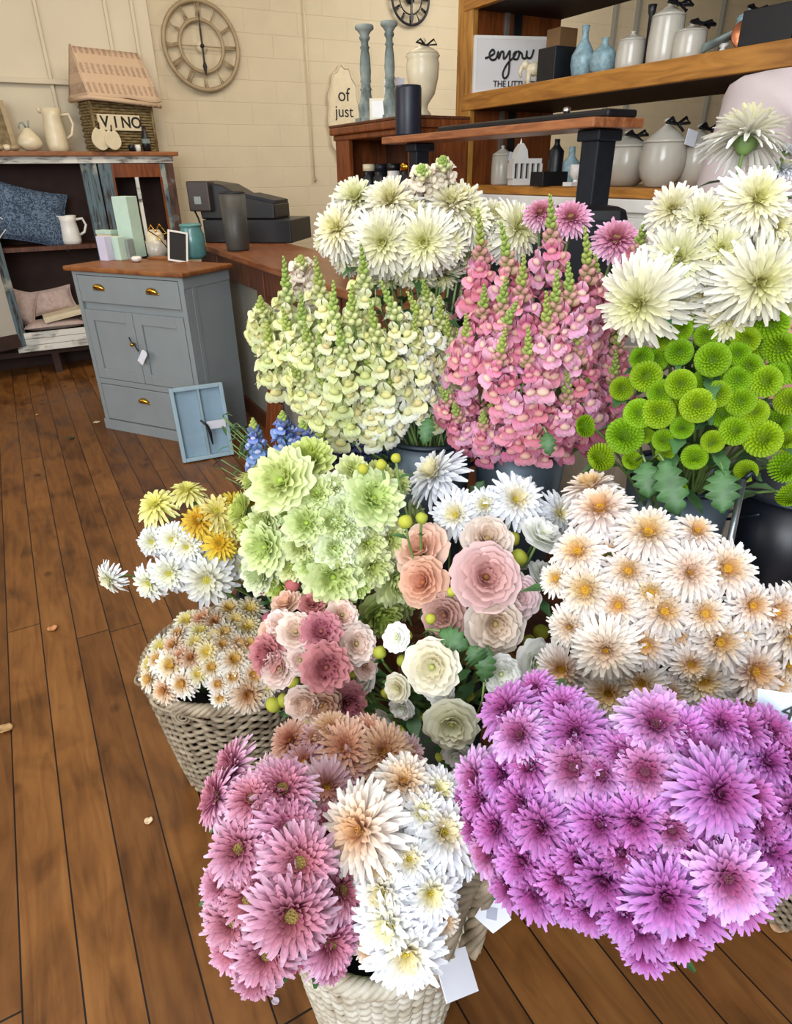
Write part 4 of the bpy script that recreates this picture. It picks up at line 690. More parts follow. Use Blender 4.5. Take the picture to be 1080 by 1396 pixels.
def mum(name, R0, cols, rows=7, n0=9, n1=21, disc=.16, dcol='#8a7a2a', els=(78, -12), w=.17, curl=-25, seed=0, jit=1, lmin=.42, tip=.42, cup=.3, rim=None):
    rows += 1; n1 = int(n1*1.2); w *= .82
    # cols: petal colour from the innermost row outwards, base then tip
    rs = random.Random(seed); m = M()
    for j in range(rows):
        q = j/(rows-1) if rows > 1 else 1; n = int(n0+(n1-n0)*q); el = R(els[0]+(els[1]-els[0])*q**.8); L = R0*(lmin+(1-lmin)*q); rb = R0*disc*(.55+.25*q)
        k0 = cols[0] if q < .001 else None
        ci = q*(len(cols)-1); i0 = min(int(ci), len(cols)-2) if len(cols) > 1 else 0; f = ci-i0; A, B_ = cols[i0], cols[min(i0+1, len(cols)-1)]
        cb = mixc(A[0], B_[0], f); ct = mixc(A[1], B_[1], f)
        for k in range(n):
            az = 2*math.pi*(k+.5*(j % 2)+rs.uniform(-.25, .25)*jit)/n; v = rs.uniform(.86, 1.1)
            petal(m, (rb*math.cos(az), rb*math.sin(az), R0*(.20-.14*q)), az, el+R(rs.uniform(-9, 9))*jit, (L-rb*.6)*rs.uniform(.88, 1.08), R0*w*rs.uniform(.85, 1.12), R(curl+rs.uniform(-16, 16)*jit)*(.4+.6*q), mixc(cb, (0, 0, 0), .05), tuple(min(1, x*v) for x in ct), cup, 4, tip, rs.uniform(-.3, .3)*jit)
    me = m.mesh(name+'_petals', PET); d = M(); dc = lin(dcol); n = 40
    d.lathe([(R0*disc*.95, 0), (R0*disc, R0*.08), (R0*disc*.85, R0*.2), (R0*disc*.5, R0*.24), (0, R0*.22)], 16, (0, 0, 0), None, mixc(dc, (0, 0, 0), .35))
    for k in range(n):
        r_ = R0*disc*math.sqrt((k+.5)/n); a = k*2.39996; z = R0*(.24-.10*(r_/(R0*disc))**2); v = rs.uniform(.7, 1.35); d.tube([(r_*math.cos(a), r_*math.sin(a), z-.02*R0), (r_*1.06*math.cos(a), r_*1.06*math.sin(a), z+R0*.055)], [R0*.022, R0*.014], 4, col=tuple(min(1, x*v) for x in dc))
    return me, d.mesh(name+'_disc', DISC)
def pom(name, R0, cin, cout, seed):
    rs = random.Random(seed); m = M(); N = 210; c0, c1 = lin(cin), lin(cout)
    m.lathe([(0, -.5*R0), (R0*.55, -.35*R0), (R0*.78, 0), (R0*.7, R0*.35), (R0*.4, R0*.52), (0, R0*.50)], 16, (0, 0, 0), None, mixc(c0, (0, 0, 0), .35))
    for k in range(N):
        z = 1-1.5*(k+.5)/N; r = math.sqrt(max(0, 1-z*z)); a = k*2.39996; pol = math.acos(max(-1, min(1, z))); el = math.pi/2-pol
        f = min(1, pol/1.0); p = Vector((math.cos(a)*r, math.sin(a)*r, z*.82))*R0*.62
        petal(m, p, a, el+.25, R0*(.26+.14*f), R0*.17, -.9, mixc(c0, (0, 0, 0), .15), mixc(c0, c1, rs.uniform(.3, 1)*f), .3, 3, .6)
    return m.mesh(name+'_petals', PET), None
def ruffle(name, R0, cols, centre, rings=((3, .34, 80, .75), (4, .5, 70, .9), (5, .7, 55, 1.0), (5, .88, 38, 1.0), (5, 1.0, 18, .9)), seed=0, frill=.05, edge=None):
    rs = random.Random(seed); m = M(); R1 = R0
    for j, (n, rad, el, hh) in enumerate(rings):
        q = j/(len(rings)-1); c = mixc(lin(cols[0]), lin(cols[1]), q); cb = mixc(lin(centre), c, .3+.45*q); ph = rs.uniform(0, 6)
        for k in range(n):
            a0 = ph+2*math.pi*k/n+rs.uniform(-.15, .15); sp = math.pi/n*1.35; fr = rs.uniform(4, 7); pp = rs.uniform(0, 6); e1 = R(el+rs.uniform(-8, 8)); lz = R0*.62*hh*rs.uniform(.9, 1.1); v_ = rs.uniform(.92, 1.06)
            def fn(u, v):
                a = a0+(u*2-1)*sp*(.55+.45*math.sin(math.pi*min(1, v*.8+.15))); b = 1-.22*abs(u*2-1)**2.5
                r = R1*rad*(.16+.84*(1-(1-v)**1.9*1.0)*(.35+.65*math.cos(e1*(.55+.45*(1-v))) if j > 1 else .9))*1.0
                z = R0*.12+lz*math.sin(e1)*v*b+ (R0*.10*(1-q)); fl = R0*frill*v**3*math.sin(fr*a*2+pp)
                if v > .8: r += R0*.06*(v-.8)/.2*(1 if q > .3 else .2)
                r += fl+R0*.022*math.sin(k*2.1+j); return (r*math.cos(a), r*math.sin(a), z+fl*.6)
            m.grid(fn, 8, 6, col=lambda u, v: tuple(min(1, x*v_) for x in mixc(mixc(cb, c, v), lin(edge), (v > .99)*.0+max(0, v-.8)*3.5*.6) ) if edge else tuple(min(1, x*v_) for x in mixc(cb, c, v**.55)))
    d = M().lathe([(0, 0), (R0*.1, .05*R0), (R0*.08, R0*.32), (R0*.1, R0*.4), (0, R0*.42)], 10, col=lin(centre))
    return m.mesh(name+'_petals', PET), d.mesh(name+'_heart', DISC)
def bud(name, R0, col, green):
    m = M(); c = lin(col); g = lin(green); n = 14; pr = [(0, -.9), (.55, -.75), (.9, -.3), (1, .1), (.85, .6), (.5, .95), (.15, 1.1), (0, 1.08)]; vs = []; cs = []; fs = []
    for i, (a, b) in enumerate(pr):
        for k in range(n):
            an = 2*math.pi*k/n; rr = a*R0*(1+.07*math.sin(3*an+b*3)); vs.append((rr*math.cos(an), rr*math.sin(an), b*R0)); cs.append(mixc(g, c, min(1, max(0, (b+.9)/1.5))))
    for i in range(len(pr)-1):
        for k in range(n): fs.append((i*n+k, i*n+(k+1) % n, (i+1)*n+(k+1) % n, (i+1)*n+k))
    m.add(vs, fs, cs); return m.mesh(name+'_petals', PET), None
CAL = {}
def calyx(R0):
    k = round(R0, 3)
    if k not in CAL:
        m = M(); m.lathe([(.0, -R0*.34), (R0*.12, -R0*.3), (R0*.26, -R0*.1), (R0*.22, 0.0)], 12)
        for j in range(7): a = 2*math.pi*j/7; m.add([(R0*.1*math.cos(a-.4), R0*.1*math.sin(a-.4), -R0*.22), (R0*.1*math.cos(a+.4), R0*.1*math.sin(a+.4), -R0*.22), (R0*.5*math.cos(a), R0*.5*math.sin(a), -R0*.03)], [(0, 1, 2)])
        CAL[k] = m.mesh('calyx', STEM)
    return CAL[k]
def leaf(m, p, d, L, W, lobes=0, up=UP, seg=6):
    d = Vector(d).normalized(); s = d.cross(up).normalized() if d.cross(up).length > .05 else d.orthogonal().normalized(); n = s.cross(d); vs = []
    for i in range(seg+1):
        t = i/seg; wd = W*math.sin(math.pi*min(.97, t*.9+.08))**.8*(1-.35*(i % 2)*lobes)*.5; c = Vector(p)+d*L*t-UP*L*.35*t*t
        vs += [c-s*wd+n*wd*.3, c, c+s*wd+n*wd*.3]
    fs = []
    for i in range(seg): a = i*3; fs += [(a, a+1, a+4, a+3), (a+1, a+2, a+5, a+4)]
    m.add(vs, fs)
def extremes(lst):
    lab = {}; i = range(len(lst))
    for k, f in (('leftmost', lambda a: lst[a][0]), ('rightmost', lambda a: -lst[a][0]), ('topmost', lambda a: lst[a][1]), ('lowest', lambda a: -lst[a][1]), ('largest', lambda a: -lst[a][2])):
        c = sorted([a for a in i if a not in lab], key=f)
        if c and len(lst) > 5: lab[c[0]] = k
    return lab
def dome(c, rr):
    c = Vector(c)
    def hit(x, y):
        r = ray(x, y).normalized(); loc = lambda v: Vector((v.dot(RT)/rr[0], v.dot(FW)/rr[1], v.z/rr[2])); o = loc(CAM-c); d = loc(r)
        a, b, q = d.dot(d), 2*o.dot(d), o.dot(o)-1; D = b*b-4*a*q
        s = (-b-math.sqrt(D))/(2*a) if D > 0 else -b/(2*a); p = CAM+r*s; l = loc(p-c); n = RT*(l.x/rr[0])+FW*(l.y/rr[1])+UP*(l.z/rr[2]); return p, n.normalized()
    return hit
NF = [0]
def place(kind, label, cat, group, x, y, sz, hit, sink, meshes, baseR, leaves=2, off=0, face=.35, normal=None, droop=0, lsz=.05, pnames=('petals', 'flower_centre')):
    p, n = hit(x, y); p = p+(p-CAM).normalized()*off; Rw = sz/2*mpp(p)*1.06; rr = random.Random(int(x*1000+y)); 
    if normal is not None: n = normal
    n = (n+(CAM-p).normalized()*face+UP*.1+Vector((rr.uniform(-1, 1), rr.uniform(-1, 1), rr.uniform(-1, 1)))*.16).normalized()
    q = n.to_track_quat('Z', 'Y') @ Quaternion((0, 0, 1), rr.uniform(0, 6.28)); t = thing(kind, label, cat, p, group=group); s = Rw/baseR
    mt = Matrix.Translation(p) @ q.to_matrix().to_4x4() @ Matrix.Scale(s, 4); t.matrix_world = mt; NF[0] += 1
    pm, dm = meshes[rr.randrange(len(meshes))] if not (kind == 'mauve_chrysanthemum' and sz > 92) else meshes[int(x) % 2]; link(pnames[0], pm, t)
    if dm: link(pnames[1], dm, t)
    link('calyx', calyx(baseR), t)
    inv = mt.inverted(); S_ = Vector(sink)+Vector((rr.uniform(-.04, .04), rr.uniform(-.04, .04), 0)); a = p-n*Rw*.25; b = a-n*.05-UP*.03; c = a.lerp(S_, .5)-UP*.01+(a-S_).cross(UP)*0; m = M(); pts = []
    for k in range(9):
        u = k/8; pts.append(a*(1-u)**3+b*3*u*(1-u)**2+c*3*u*u*(1-u)+(S_-UP*.1)*u**3)
    m.tube([inv @ v for v in pts], .0024/s, 6); part('stem', m, STEM, t, True)
    if leaves:
        m = M()
        for k in range(leaves):
            u = .14+.16*k; i = min(7, int(u*8)); pp = pts[i].lerp(pts[i+1], u*8-i); dd = Vector((rr.uniform(-1, 1), rr.uniform(-1, 1), rr.uniform(-.1, .6)))+n*.25; mm = M(); leaf(mm, pp, dd, lsz*rr.uniform(.8, 1.3), lsz*.5, .8); m.add([inv @ Vector(v) for v in mm.v], mm.f)
        part('leaves', m, LEAF, t, True)
    return t
ORD = ['first', 'second', 'third', 'fourth', 'fifth', 'sixth', 'seventh', 'eighth', 'ninth', 'tenth', 'eleventh', 'twelfth']
def rowlabels(desc, name, lst):
    n = len(lst); per = 7 if n > 24 else 5 if n > 12 else 4; rows = max(1, round(n/per)); order = sorted(range(n), key=lambda i: lst[i][1]); out = {}; k = 0
    for r_ in range(rows):
        cut = order[round(n*r_/rows):round(n*(r_+1)/rows)]; cut.sort(key=lambda i: lst[i][0]); rn = 'top' if r_ == 0 else 'bottom' if r_ == rows-1 else ORD[r_]
        for c, i in enumerate(cut):
            pos = 'leftmost' if c == 0 else 'rightmost' if c == len(cut)-1 else ORD[c]+' from left'
            out[i] = f'{desc}, {pos} in {rn} row of {name}' if rows > 1 else f'{desc}, {pos} of {name}'
    return out
def bunch(kind, cat, desc, name, group, lst, hit, sink, meshes, baseR, **kw):
    lab = rowlabels(desc, name, lst)
    for i, e in enumerate(lst):
        x, y, s = e[:3]; o = e[3] if len(e) > 3 else 0
        place(kind, lab[i], cat, group, x, y, s, hit, sink, meshes, baseR, off=o, **kw)
L = srgb
# ---- purple-pink chrysanthemums (right foreground)
PUR = [(733,941,62),(697,973,100,-.02),(712,1003,90,-.02),(770,968,80),(785,1001,105),(656,1062,88),(690,1057,85),(729,1046,95),(784,1046,105),(822,1058,90),(893,990,112),(880,1052,108),(846,1028,80),(956,1032,95),(982,990,88),(1012,998,90),(974,1080,125,-.03),(1018,1083,95),(1043,1000,90),(1065,1030,95),(1075,1062,95),(663,1092,85),(718,1096,100),(684,1126,95),(743,1126,105),(820,1121,105),(867,1117,108),(914,1130,88),(978,1132,112),(1046,1155,100),(675,1160,90),(718,1172,95),(735,1213,100),(765,1195,85),(824,1194,115),(850,1240,92),(905,1219,118,-.02),(897,1186,100),(990,1194,115,-.02),(1003,1226,95),(952,1240,95),(875,1262,95),(880,1292,84),(925,1268,90),(806,1236,85),(1063,1172,100),(1075,1104,105),(1029,1121,92),(944,1164,92),(790,1168,92),(655,1128,75),(700,1205,80),(930,1080,95),(850,1160,95),(1040,1040,90),(930,1000,85),(640,1095,62),(780,1225,80),(1090,1130,100),(1025,1198,85)]
pc = at(880, 1085, .97); HP = dome(pc, (.25, .24, .25))
c_in, c_mid, c_out = (L('#a0458c'), L('#c878bc')), (L('#b86cc0'), L('#dca4e0')), (L('#c48cdc'), L('#e8c2f4'))
PM = [mum('purple', .05, [(L('#8e2f66'), L('#bb5ca2')), (L('#ae54a8'), L('#d690d6')), (L('#b87acc'), L('#e0b2ec'))], rows=8, n0=10, n1=24, disc=.13, dcol='#8a3f6a', els=(80, -14), w=.15, seed=s, curl=-30) for s in (1, 2, 3)]
PM += [mum('pale_purple', .05, [(L('#8c3468'), L('#c06a9c')), (L('#c681c4'), L('#e2aee2')), (L('#d4a3e4'), L('#efd2f6'))], rows=6, n0=12, n1=22, disc=.2, dcol='#7d3a52', els=(66, -8), w=.19, seed=9)]
bunch('purple_chrysanthemum', 'flower', 'purple-pink chrysanthemum', 'the purple bunch', 'purple chrysanthemums in the right foreground', PUR, HP, bP, PM, .05, leaves=2)
# ---- mauve chrysanthemums in the front basket
MAU = [(384,1080,98),(346,1092,82),(391,1130,98),(329,1158,92),(446,1130,62,.02),(407,1175,108,-.02),(340,1222,88),(462,1213,88),(397,1242,124,-.03),(304,1205,64),(319,1253,85),(363,1295,98,-.01),(448,1282,92),(350,1328,72),(452,1312,60),(318,1290,72),(358,1188,72),(432,1165,60,.02),(330,1112,60,.02),(300,1240,50),(405,1290,70,.02)]
mc = at(385, 1205, .99); HM = dome(mc, (.125, .14, .2)); sF = Vector((FBc[0], FBc[1], .34))
MM = [mum('mauve', .05, [(L('#a84a5e'), L('#cc8494')), (L('#bd6086'), L('#dfa2ba')), (L('#cf86b2'), L('#f0cce2'))], rows=7, n0=12, n1=23, disc=.26, dcol='#9a8440', els=(72, -6), w=.16, seed=s, curl=-22) for s in (11, 12)]
MM += MM[:1]+[mum('dusky_mauve', .05, [(L('#9a3f50'), L('#b9646f')), (L('#a94c66'), L('#c97a8e')), (L('#bd6482'), L('#dc9cb4'))], rows=8, n0=10, n1=23, disc=.12, dcol='#8a4a3a', els=(80, -8), w=.15, seed=14, curl=-26)]
bunch('mauve_chrysanthemum', 'flower', 'mauve chrysanthemum', 'the mauve basket bunch', 'mauve chrysanthemums in the whitewashed basket', MAU, HM, sF, MM, .05)
for x, y, s, lb in ((322, 1048, 84, 'pink chrysanthemum turned sideways, upper of the two over the left basket'), (300, 1088, 82, 'pink chrysanthemum turned sideways, lower of the two by the left basket')):
    place('pink_chrysanthemum', lb, 'flower', 'sideways pink chrysanthemums', x, y, s, HM, sF, MM[:1], .05, normal=(-RT*.75+FW*-.15+UP*.5).normalized()*2, face=0)
# ---- white chrysanthemums in the front basket
WHF = [(498,1132,132,-.02),(519,1168,92),(600,1136,114),(551,1071,92),(593,1082,84),(524,1213,104),(532,1253,108,-.01),(553,1291,118,-.02),(583,1213,96),(574,1108,80),(626,1164,74),(557,1170,80),(600,1250,60,.02),(505,1285,60,.02),(630,1120,60)]
wc_ = at(552, 1195, 1.0); HW = dome(wc_, (.11, .13, .19))
WM = [mum('white', .05, [(L('#e8dc9a'), L('#f4eecc')), (L('#f2f0e6'), L('#f8f8f8')), (L('#eef0f6'), L('#f6f8fe')), (L('#eef0f8'), L('#f6f8fe'))], rows=5, n0=12, n1=20, disc=.15, dcol='#cdbb48', els=(66, -4), w=.19, seed=s, curl=-20, tip=.35) for s in (21, 22)]
WM += [mum('peachy_white', .05, [(L('#e0b070'), L('#eed0a0')), (L('#f0d8bc'), L('#f6ecdc')), (L('#f2eae2'), L('#f8f6f2'))], rows=6, n0=12, n1=22, disc=.13, dcol='#c99a3a', els=(70, -4), w=.17, seed=23, curl=-20)]
bunch('white_chrysanthemum', 'flower', 'white chrysanthemum', 'the front basket white bunch', 'white chrysanthemums in the whitewashed basket', WHF, HW, sF, WM, .05)
# ---- peach chrysanthemums behind
PEA = [(399,1012,68),(418,1041,78),(368,1052,52),(471,1022,92),(447,1071,84,-.02),(520,1026,92,-.01),(475,1045,78),(452,997,62),(551,1029,62),(495,1068,60),(430,1010,55),(500,1000,60)]
hc_ = at(465, 1045, 1.1); HE = dome(hc_, (.13, .12, .12))
EM = [mum('peach', .05, [(L('#c07a55'), L('#dca27c')), (L('#d49a7c'), L('#ebc2a4')), (L('#dcae96'), L('#f0d4c4'))], rows=7, n0=11, n1=23, disc=.13, dcol='#cf9a34', els=(74, -10), w=.14, seed=31, curl=-26), mum('pinkish_peach', .05, [(L('#c98a70'), L('#dca690')), (L('#d49cac'), L('#ecc6cc')), (L('#dcb4c8'), L('#f2dce6'))], rows=6, n0=12, n1=24, disc=.17, dcol='#dcae3c', els=(68, -8), w=.14, seed=32, curl=-26)]
bunch('peach_chrysanthemum', 'flower', 'peach chrysanthemum', 'the cluster above the mauve bunch', 'peach chrysanthemums at the back of the front basket', PEA, HE, sF+FW*.05, EM, .05)
# ---- cream and pink chrysanthemums (right middle)
CRP = [(820,699,92),(806,670,82),(883,730,90,-.01),(790,755,80),(801,806,84),(937,782,92,-.01),(989,777,86),(904,834,80),(827,883,100,-.02),(880,878,72),(768,910,74),(831,941,78),(875,928,70),(913,944,62),(957,925,80),(979,875,84),(1023,913,92),(1014,956,66),(819,973,68),(888,809,66),(858,780,70),(948,727,62),(1023,825,70),(1072,862,94),(1055,834,76),(941,903,62),(778,853,66),(844,825,66),(960,837,70),(1052,929,66),(850,715,60,.03),(830,760,66,.03),(920,860,70,.02),(1000,860,66,.02),(860,920,60,.02),(1070,905,60),(842,985,50),(760,790,50),(925,760,60,.03),(960,955,50),(795,950,55),(1085,820,60)]
cc_ = at(900, 840, 1.14); HC = dome(cc_, (.27, .2, .23))
CM = [mum('cream_pink', .05, [(L('#dca65c'), L('#ecd0a0')), (L('#f0d8cc'), L('#f8f0e6')), (L('#f2e0dc'), L('#fbf7f4'))], rows=5, n0=13, n1=21, disc=.22, dcol='#d8a72c', els=(64, -10), w=.17, seed=s, curl=-22) for s in (41, 42)]
CM += [mum('cream_full', .05, [(L('#dcb48c'), L('#ead0b8')), (L('#ecdacb'), L('#f8f0e6')), (L('#f2e4dc'), L('#faf6f2'))], rows=7, n0=12, n1=23, disc=.13, dcol='#dba832', els=(74, -12), w=.15, seed=43, curl=-26)]
bunch('cream_chrysanthemum', 'flower', 'cream-pink chrysanthemum', 'the cream bunch', 'cream-pink chrysanthemums above the purple bunch', CRP, HC, bC, CM, .05)
# ---- small cream chrysanthemums in the left basket
SML = [(251,931,44),(236,907,52),(208,925,44),(284,890,47),(319,901,52),(307,866,47),(278,848,47),(313,834,47),(340,833,47),(245,866,37),(239,882,42),(298,932,34),(272,919,37),(337,944,62),(346,919,52),(263,898,44),(221,883,37),(293,851,44),(257,848,42),(337,857,47),(340,881,47),(208,905,40),(322,848,42),(269,878,42),(227,940,44),(304,881,42),(357,935,46),(354,900,47),(290,910,42),(300,950,30),(275,862,40),(318,922,40),(325,880,44),(218,900,40),(355,870,44),(295,870,40),(250,895,40)]
sc_ = Vector((LBc[0]+.01, LBc[1]-.01, .36)); HS = dome(sc_, (.192, .192, .145))
SM = [mum('small_cream', .035, [(L('#d8a850'), L('#e4c480')), (L('#efe0c8'), L('#faf2e4')), (L('#f6eee6'), L('#fdfaf6'))], rows=4, n0=12, n1=18, disc=.2, dcol='#dca93a', els=(60, -8), w=.2, seed=51, curl=-18), mum('small_peach', .035, [(L('#c98a50'), L('#dcab78')), (L('#e4c2a0'), L('#f0dac0')), (L('#ecd6c2'), L('#f8ece0'))], rows=5, n0=10, n1=18, disc=.14, dcol='#c98f30', els=(70, -10), w=.18, seed=52, curl=-22), mum('small_white', .035, [(L('#e2ca60'), L('#eee0a0')), (L('#f0ecd8'), L('#f8f6ee'))], rows=4, n0=12, n1=17, disc=.22, dcol='#dcc040', els=(50, -6), w=.2, seed=53, curl=-14)]
bunch('small_chrysanthemum', 'flower', 'small cream chrysanthemum', 'the grey left basket', 'small cream chrysanthemums in the grey wicker basket', SML, HS, Vector((LBc[0], LBc[1], .3)), SM, .035, leaves=1, lsz=.03)
# ---- pink lisianthus
PKL = [(393,826,42),(405,863,50),(438,863,54,-.01),(464,841,44),(482,878,54),(444,908,64,-.02),(370,893,54),(384,911,50),(414,955,46),(437,958,54),(470,955,54),(426,827,36),(384,851,38),(410,900,40),(455,880,42,.02),(372,862,36),(495,905,40,.02)]
pk = at(430, 895, 1.22); HK = dome(pk, (.12, .12, .13))
def lis(nm, a, b, c, s, fr=.05, edge=None): return ruffle(nm, .04, (a, b), c, seed=s, frill=fr, edge=edge)
KM = [lis('pale_pink_lis', '#e8cabc', '#f4e2da', '#a8945a', 65), lis('peach_pink_lis', '#dfb09a', '#eed2c0', '#c99a60', 61), lis('mauve_lis', '#b0708a', '#cf9cae', '#8a5a60', 62), lis('cream_pink_lis', '#ecd2c6', '#f6e8e2', '#a8945a', 63), lis('rose_lis', '#bd6e78', '#da9a9c', '#8a4a40', 64, .08)]
bunch('pink_lisianthus', 'flower', 'dusky pink lisianthus', 'the pink cluster', 'pink lisianthus between the baskets', PKL, HK, bL-RT*.1, KM, .04, leaves=1, pnames=('petals', 'flower_heart'))
# ---- green lisianthus
GRL = [(389,660,86,-.02),(424,632,62),(505,684,78,-.01),(419,715,58),(453,712,48),(367,745,68),(361,780,58),(336,697,48),(411,743,46),(455,747,54),(453,784,74),(444,808,62),(533,787,68),(505,770,54),(480,645,44),(514,650,38),(539,660,38),(467,693,44),(475,722,44),(503,712,48),(511,833,66),(433,675,48),(364,712,48),(480,792,48),(500,740,48),(352,655,40,.02),(545,818,54),(397,698,44,.02),(425,770,44),(385,800,40),(345,725,40),(530,735,44),(455,665,40),(560,700,36,.02),(400,770,44,.01),(520,710,40,.02)]
gc = at(450, 735, 1.28); HG = dome(gc, (.165, .16, .19))
GR = ((4, .3, 84, .9), (5, .45, 76, 1.0), (6, .6, 66, 1.05), (6, .76, 54, 1.05), (7, .9, 40, 1.0), (7, 1.0, 22, .9))
GM = [ruffle('green_lis', .04, ('#d2de92', '#e8f0c2'), '#a6bc4c', GR, s, .10) for s in (71, 72)]+[ruffle('green_lis_dark', .04, ('#b9cc62', '#d6e298'), '#8aa238', GR, 73, .11), ruffle('green_white_lis', .04, ('#dce6b4', '#f2f6e0'), '#aabf5c', GR, 74, .08)]
bunch('green_lisianthus', 'flower', 'pale green lisianthus', 'the green ruffled bunch', 'green lisianthus in the centre', GRL, HG, bG, GM, .04, leaves=1, pnames=('petals', 'flower_heart'))
# ---- peach lisianthus
for x, y, s, k, lb in ((580,755,76,0,'peach rose-like lisianthus at the left of the peach group'), (582,795,68,1,'deeper peach lisianthus directly under the left peach one'), (660,789,88,2,'large pale pink rose-like lisianthus at the centre of the display'), (673,848,78,3,'cream lisianthus below the large pale pink one'), (608,838,58,4,'dusty pink drooping lisianthus below the peach ones'), (703,813,60,5,'pale pink lisianthus behind the right of the large one'), (662,740,66,3,'soft peach lisianthus above the large pale pink one')):
    if k == 0: hl = dome(at(645, 810, 1.2), (.12, .12, .13)); LM = [ruffle('peach%d' % i, .045, c[:2], c[2], rings=((4, .22, 84, .85), (4, .36, 80, .95), (5, .52, 70, 1.0), (5, .68, 58, 1.0), (6, .84, 42, .95), (6, 1.0, 22, .85)), seed=80+i, frill=.025) for i, c in enumerate((('#e8bb9e', '#f4d8c4', '#b9804a'), ('#dfa48a', '#eec4ac', '#b9704a'), ('#eab8ae', '#f4d6d2', '#8a5a30'), ('#ead2bc', '#f4e8de', '#b09a60'), ('#b98a80', '#d4aca4', '#8a5a40'), ('#e0bcc0', '#f0dade', '#b09a90')))]
    place('peach_lisianthus', lb, 'flower', 'peach lisianthus at the centre', x, y, s, hl, bL, [LM[k]], .045, leaves=2, face=.9, pnames=('petals', 'flower_heart'))
# ---- white lisianthus
WLS = [(735,737,62),(738,791,50),(591,908,72),(616,981,70,-.02),(625,1024,42),(506,915,52),(543,870,38),(545,937,38),(550,962,34),(531,978,36),(725,903,62),(681,917,50),(700,770,36,.02),(628,1050,34),(600,940,40,.02)]
HLW = dome(at(630, 900, 1.19), (.16, .14, .17))
LW = [lis('white_lis', '#f6f6f2', '#fcfcfc', '#c2cc90', s, .05) for s in (91, 92, 94, 95)]+[lis('cream_lis', '#ece6c8', '#f6f3e2', '#b0b464', 93, .04)]
bunch('white_lisianthus', 'flower', 'white lisianthus', 'the central white ones', 'white lisianthus in the centre', WLS, HLW, bL, LW, .04, leaves=3, lsz=.06, pnames=('petals', 'flower_heart'))
# ---- yellow-green buds
BUD = [(361,804,26,1),(367,845,26,1),(399,798,28,1),(399,928,26),(373,961,28),(387,955,24),(420,984,18),(491,958,28),(346,745,26),(520,634,20),(553,712,26),(575,707,22),(699,735,26),(707,761,32),(616,807,18),(637,846,20),(722,875,24),(738,862,28),(587,844,20),(554,867,22),(548,901,20),(518,890,24),(482,920,14),(489,960,28),(526,945,18),(557,930,15),(562,976,16),(574,978,15),(552,998,30),(655,1022,16),(599,1032,16),(641,1129,22),(613,1090,14),(616,948,16),(640,949,18),(648,976,14),(495,640,20),(540,625,18),(598,998,14),(586,985,14)]
HB = dome(at(560, 850, 1.23), (.24, .13, .26)); BM = [bud('yellow_bud', .01, '#c9cc50', '#93a83c')]; BM1 = [bud('rose_bud', .012, '#c06a74', '#8a7a4a')]
ex = rowlabels('yellow-green lisianthus bud', 'all the buds', BUD); PB = ['leftmost', 'second from left', 'third from left']; npk = [0]
for i, b in enumerate(BUD):
    pinkb = len(b) > 3; lb = ex[i]
    if pinkb: lb = 'closed rose-pink bud above the pink cluster, '+PB[npk[0]]; npk[0] += 1
    place('lisianthus_bud', lb, 'flower bud', 'pink lisianthus buds' if pinkb else 'yellow-green lisianthus buds', b[0], b[1], b[2]*.74, HB, bL, BM1 if pinkb else BM, .012 if pinkb else .01, leaves=1, lsz=.03, normal=(UP*.8+FW*-.4), face=.1)
# ---- white chrysanthemums behind the peach lisianthus
for x, y, s, lb in ((597,652,94,'bluish white chrysanthemum between the green lisianthus and the zinc bucket'), (624,703,74,'creamy white chrysanthemum above the peach lisianthus'), (701,684,84,'white chrysanthemum tinged violet in front of the second zinc bucket'), (758,700,64,'bluish white chrysanthemum right of the violet-tinged one'), (662,690,56,'shaded cream chrysanthemum between the white ones by the bucket')):
    place('white_chrysanthemum', lb, 'flower', 'white chrysanthemums below the zinc buckets', x, y, s, dome(at(680, 700, 1.3), (.16, .14, .13)), bL, WM[:2], .05, face=.1)
# ---- yellow and white daisies at left
YEL = [(214,690,60),(256,672,54),(296,700,66),(272,712,56),(318,690,50),(341,656,40),(300,742,52),(330,712,44),(345,685,40),(310,720,44)]
WLF = [(152,788,50),(208,738,44),(236,735,52),(206,793,58),(232,780,62),(283,788,84,-.01),(255,745,50),(330,770,44,.03)]
HY = dome(at(275, 740, 1.42), (.2, .12, .14))
YM = [mum('yellow', .04, [(L('#d8a018'), L('#e8c040')), (L('#e6c62c'), L('#f2dc5a'))], rows=4, n0=12, n1=18, disc=.16, dcol='#a9941e', els=(62, -14), w=.17, seed=101, curl=-24), mum('lemon', .04, [(L('#dcd060'), L('#ece48c')), (L('#ece284'), L('#f6f0ae'))], rows=3, n0=13, n1=17, disc=.2, dcol='#b9b23a', els=(46, -18), w=.18, seed=102, curl=-26)]
DM = [mum('white_daisy', .04, [(L('#e8e4b0'), L('#f2f2e0')), (L('#eceef2'), L('#f4f6fc'))], rows=4, n0=12, n1=18, disc=.2, dcol='#c9c050', els=(50, -18), w=.2, seed=103, curl=-26)]
bunch('yellow_chrysanthemum', 'flower', 'yellow daisy chrysanthemum', 'the yellow group', 'yellow chrysanthemums left of the green lisianthus', YEL, HY, bY, YM, .04, leaves=1, face=-.1, lsz=.04)
bunch('white_daisy', 'flower', 'white daisy chrysanthemum', 'the group over the floor', 'white daisies at the far left of the display', WLF, HY, bY, DM, .04, leaves=1, face=.4, lsz=.04)
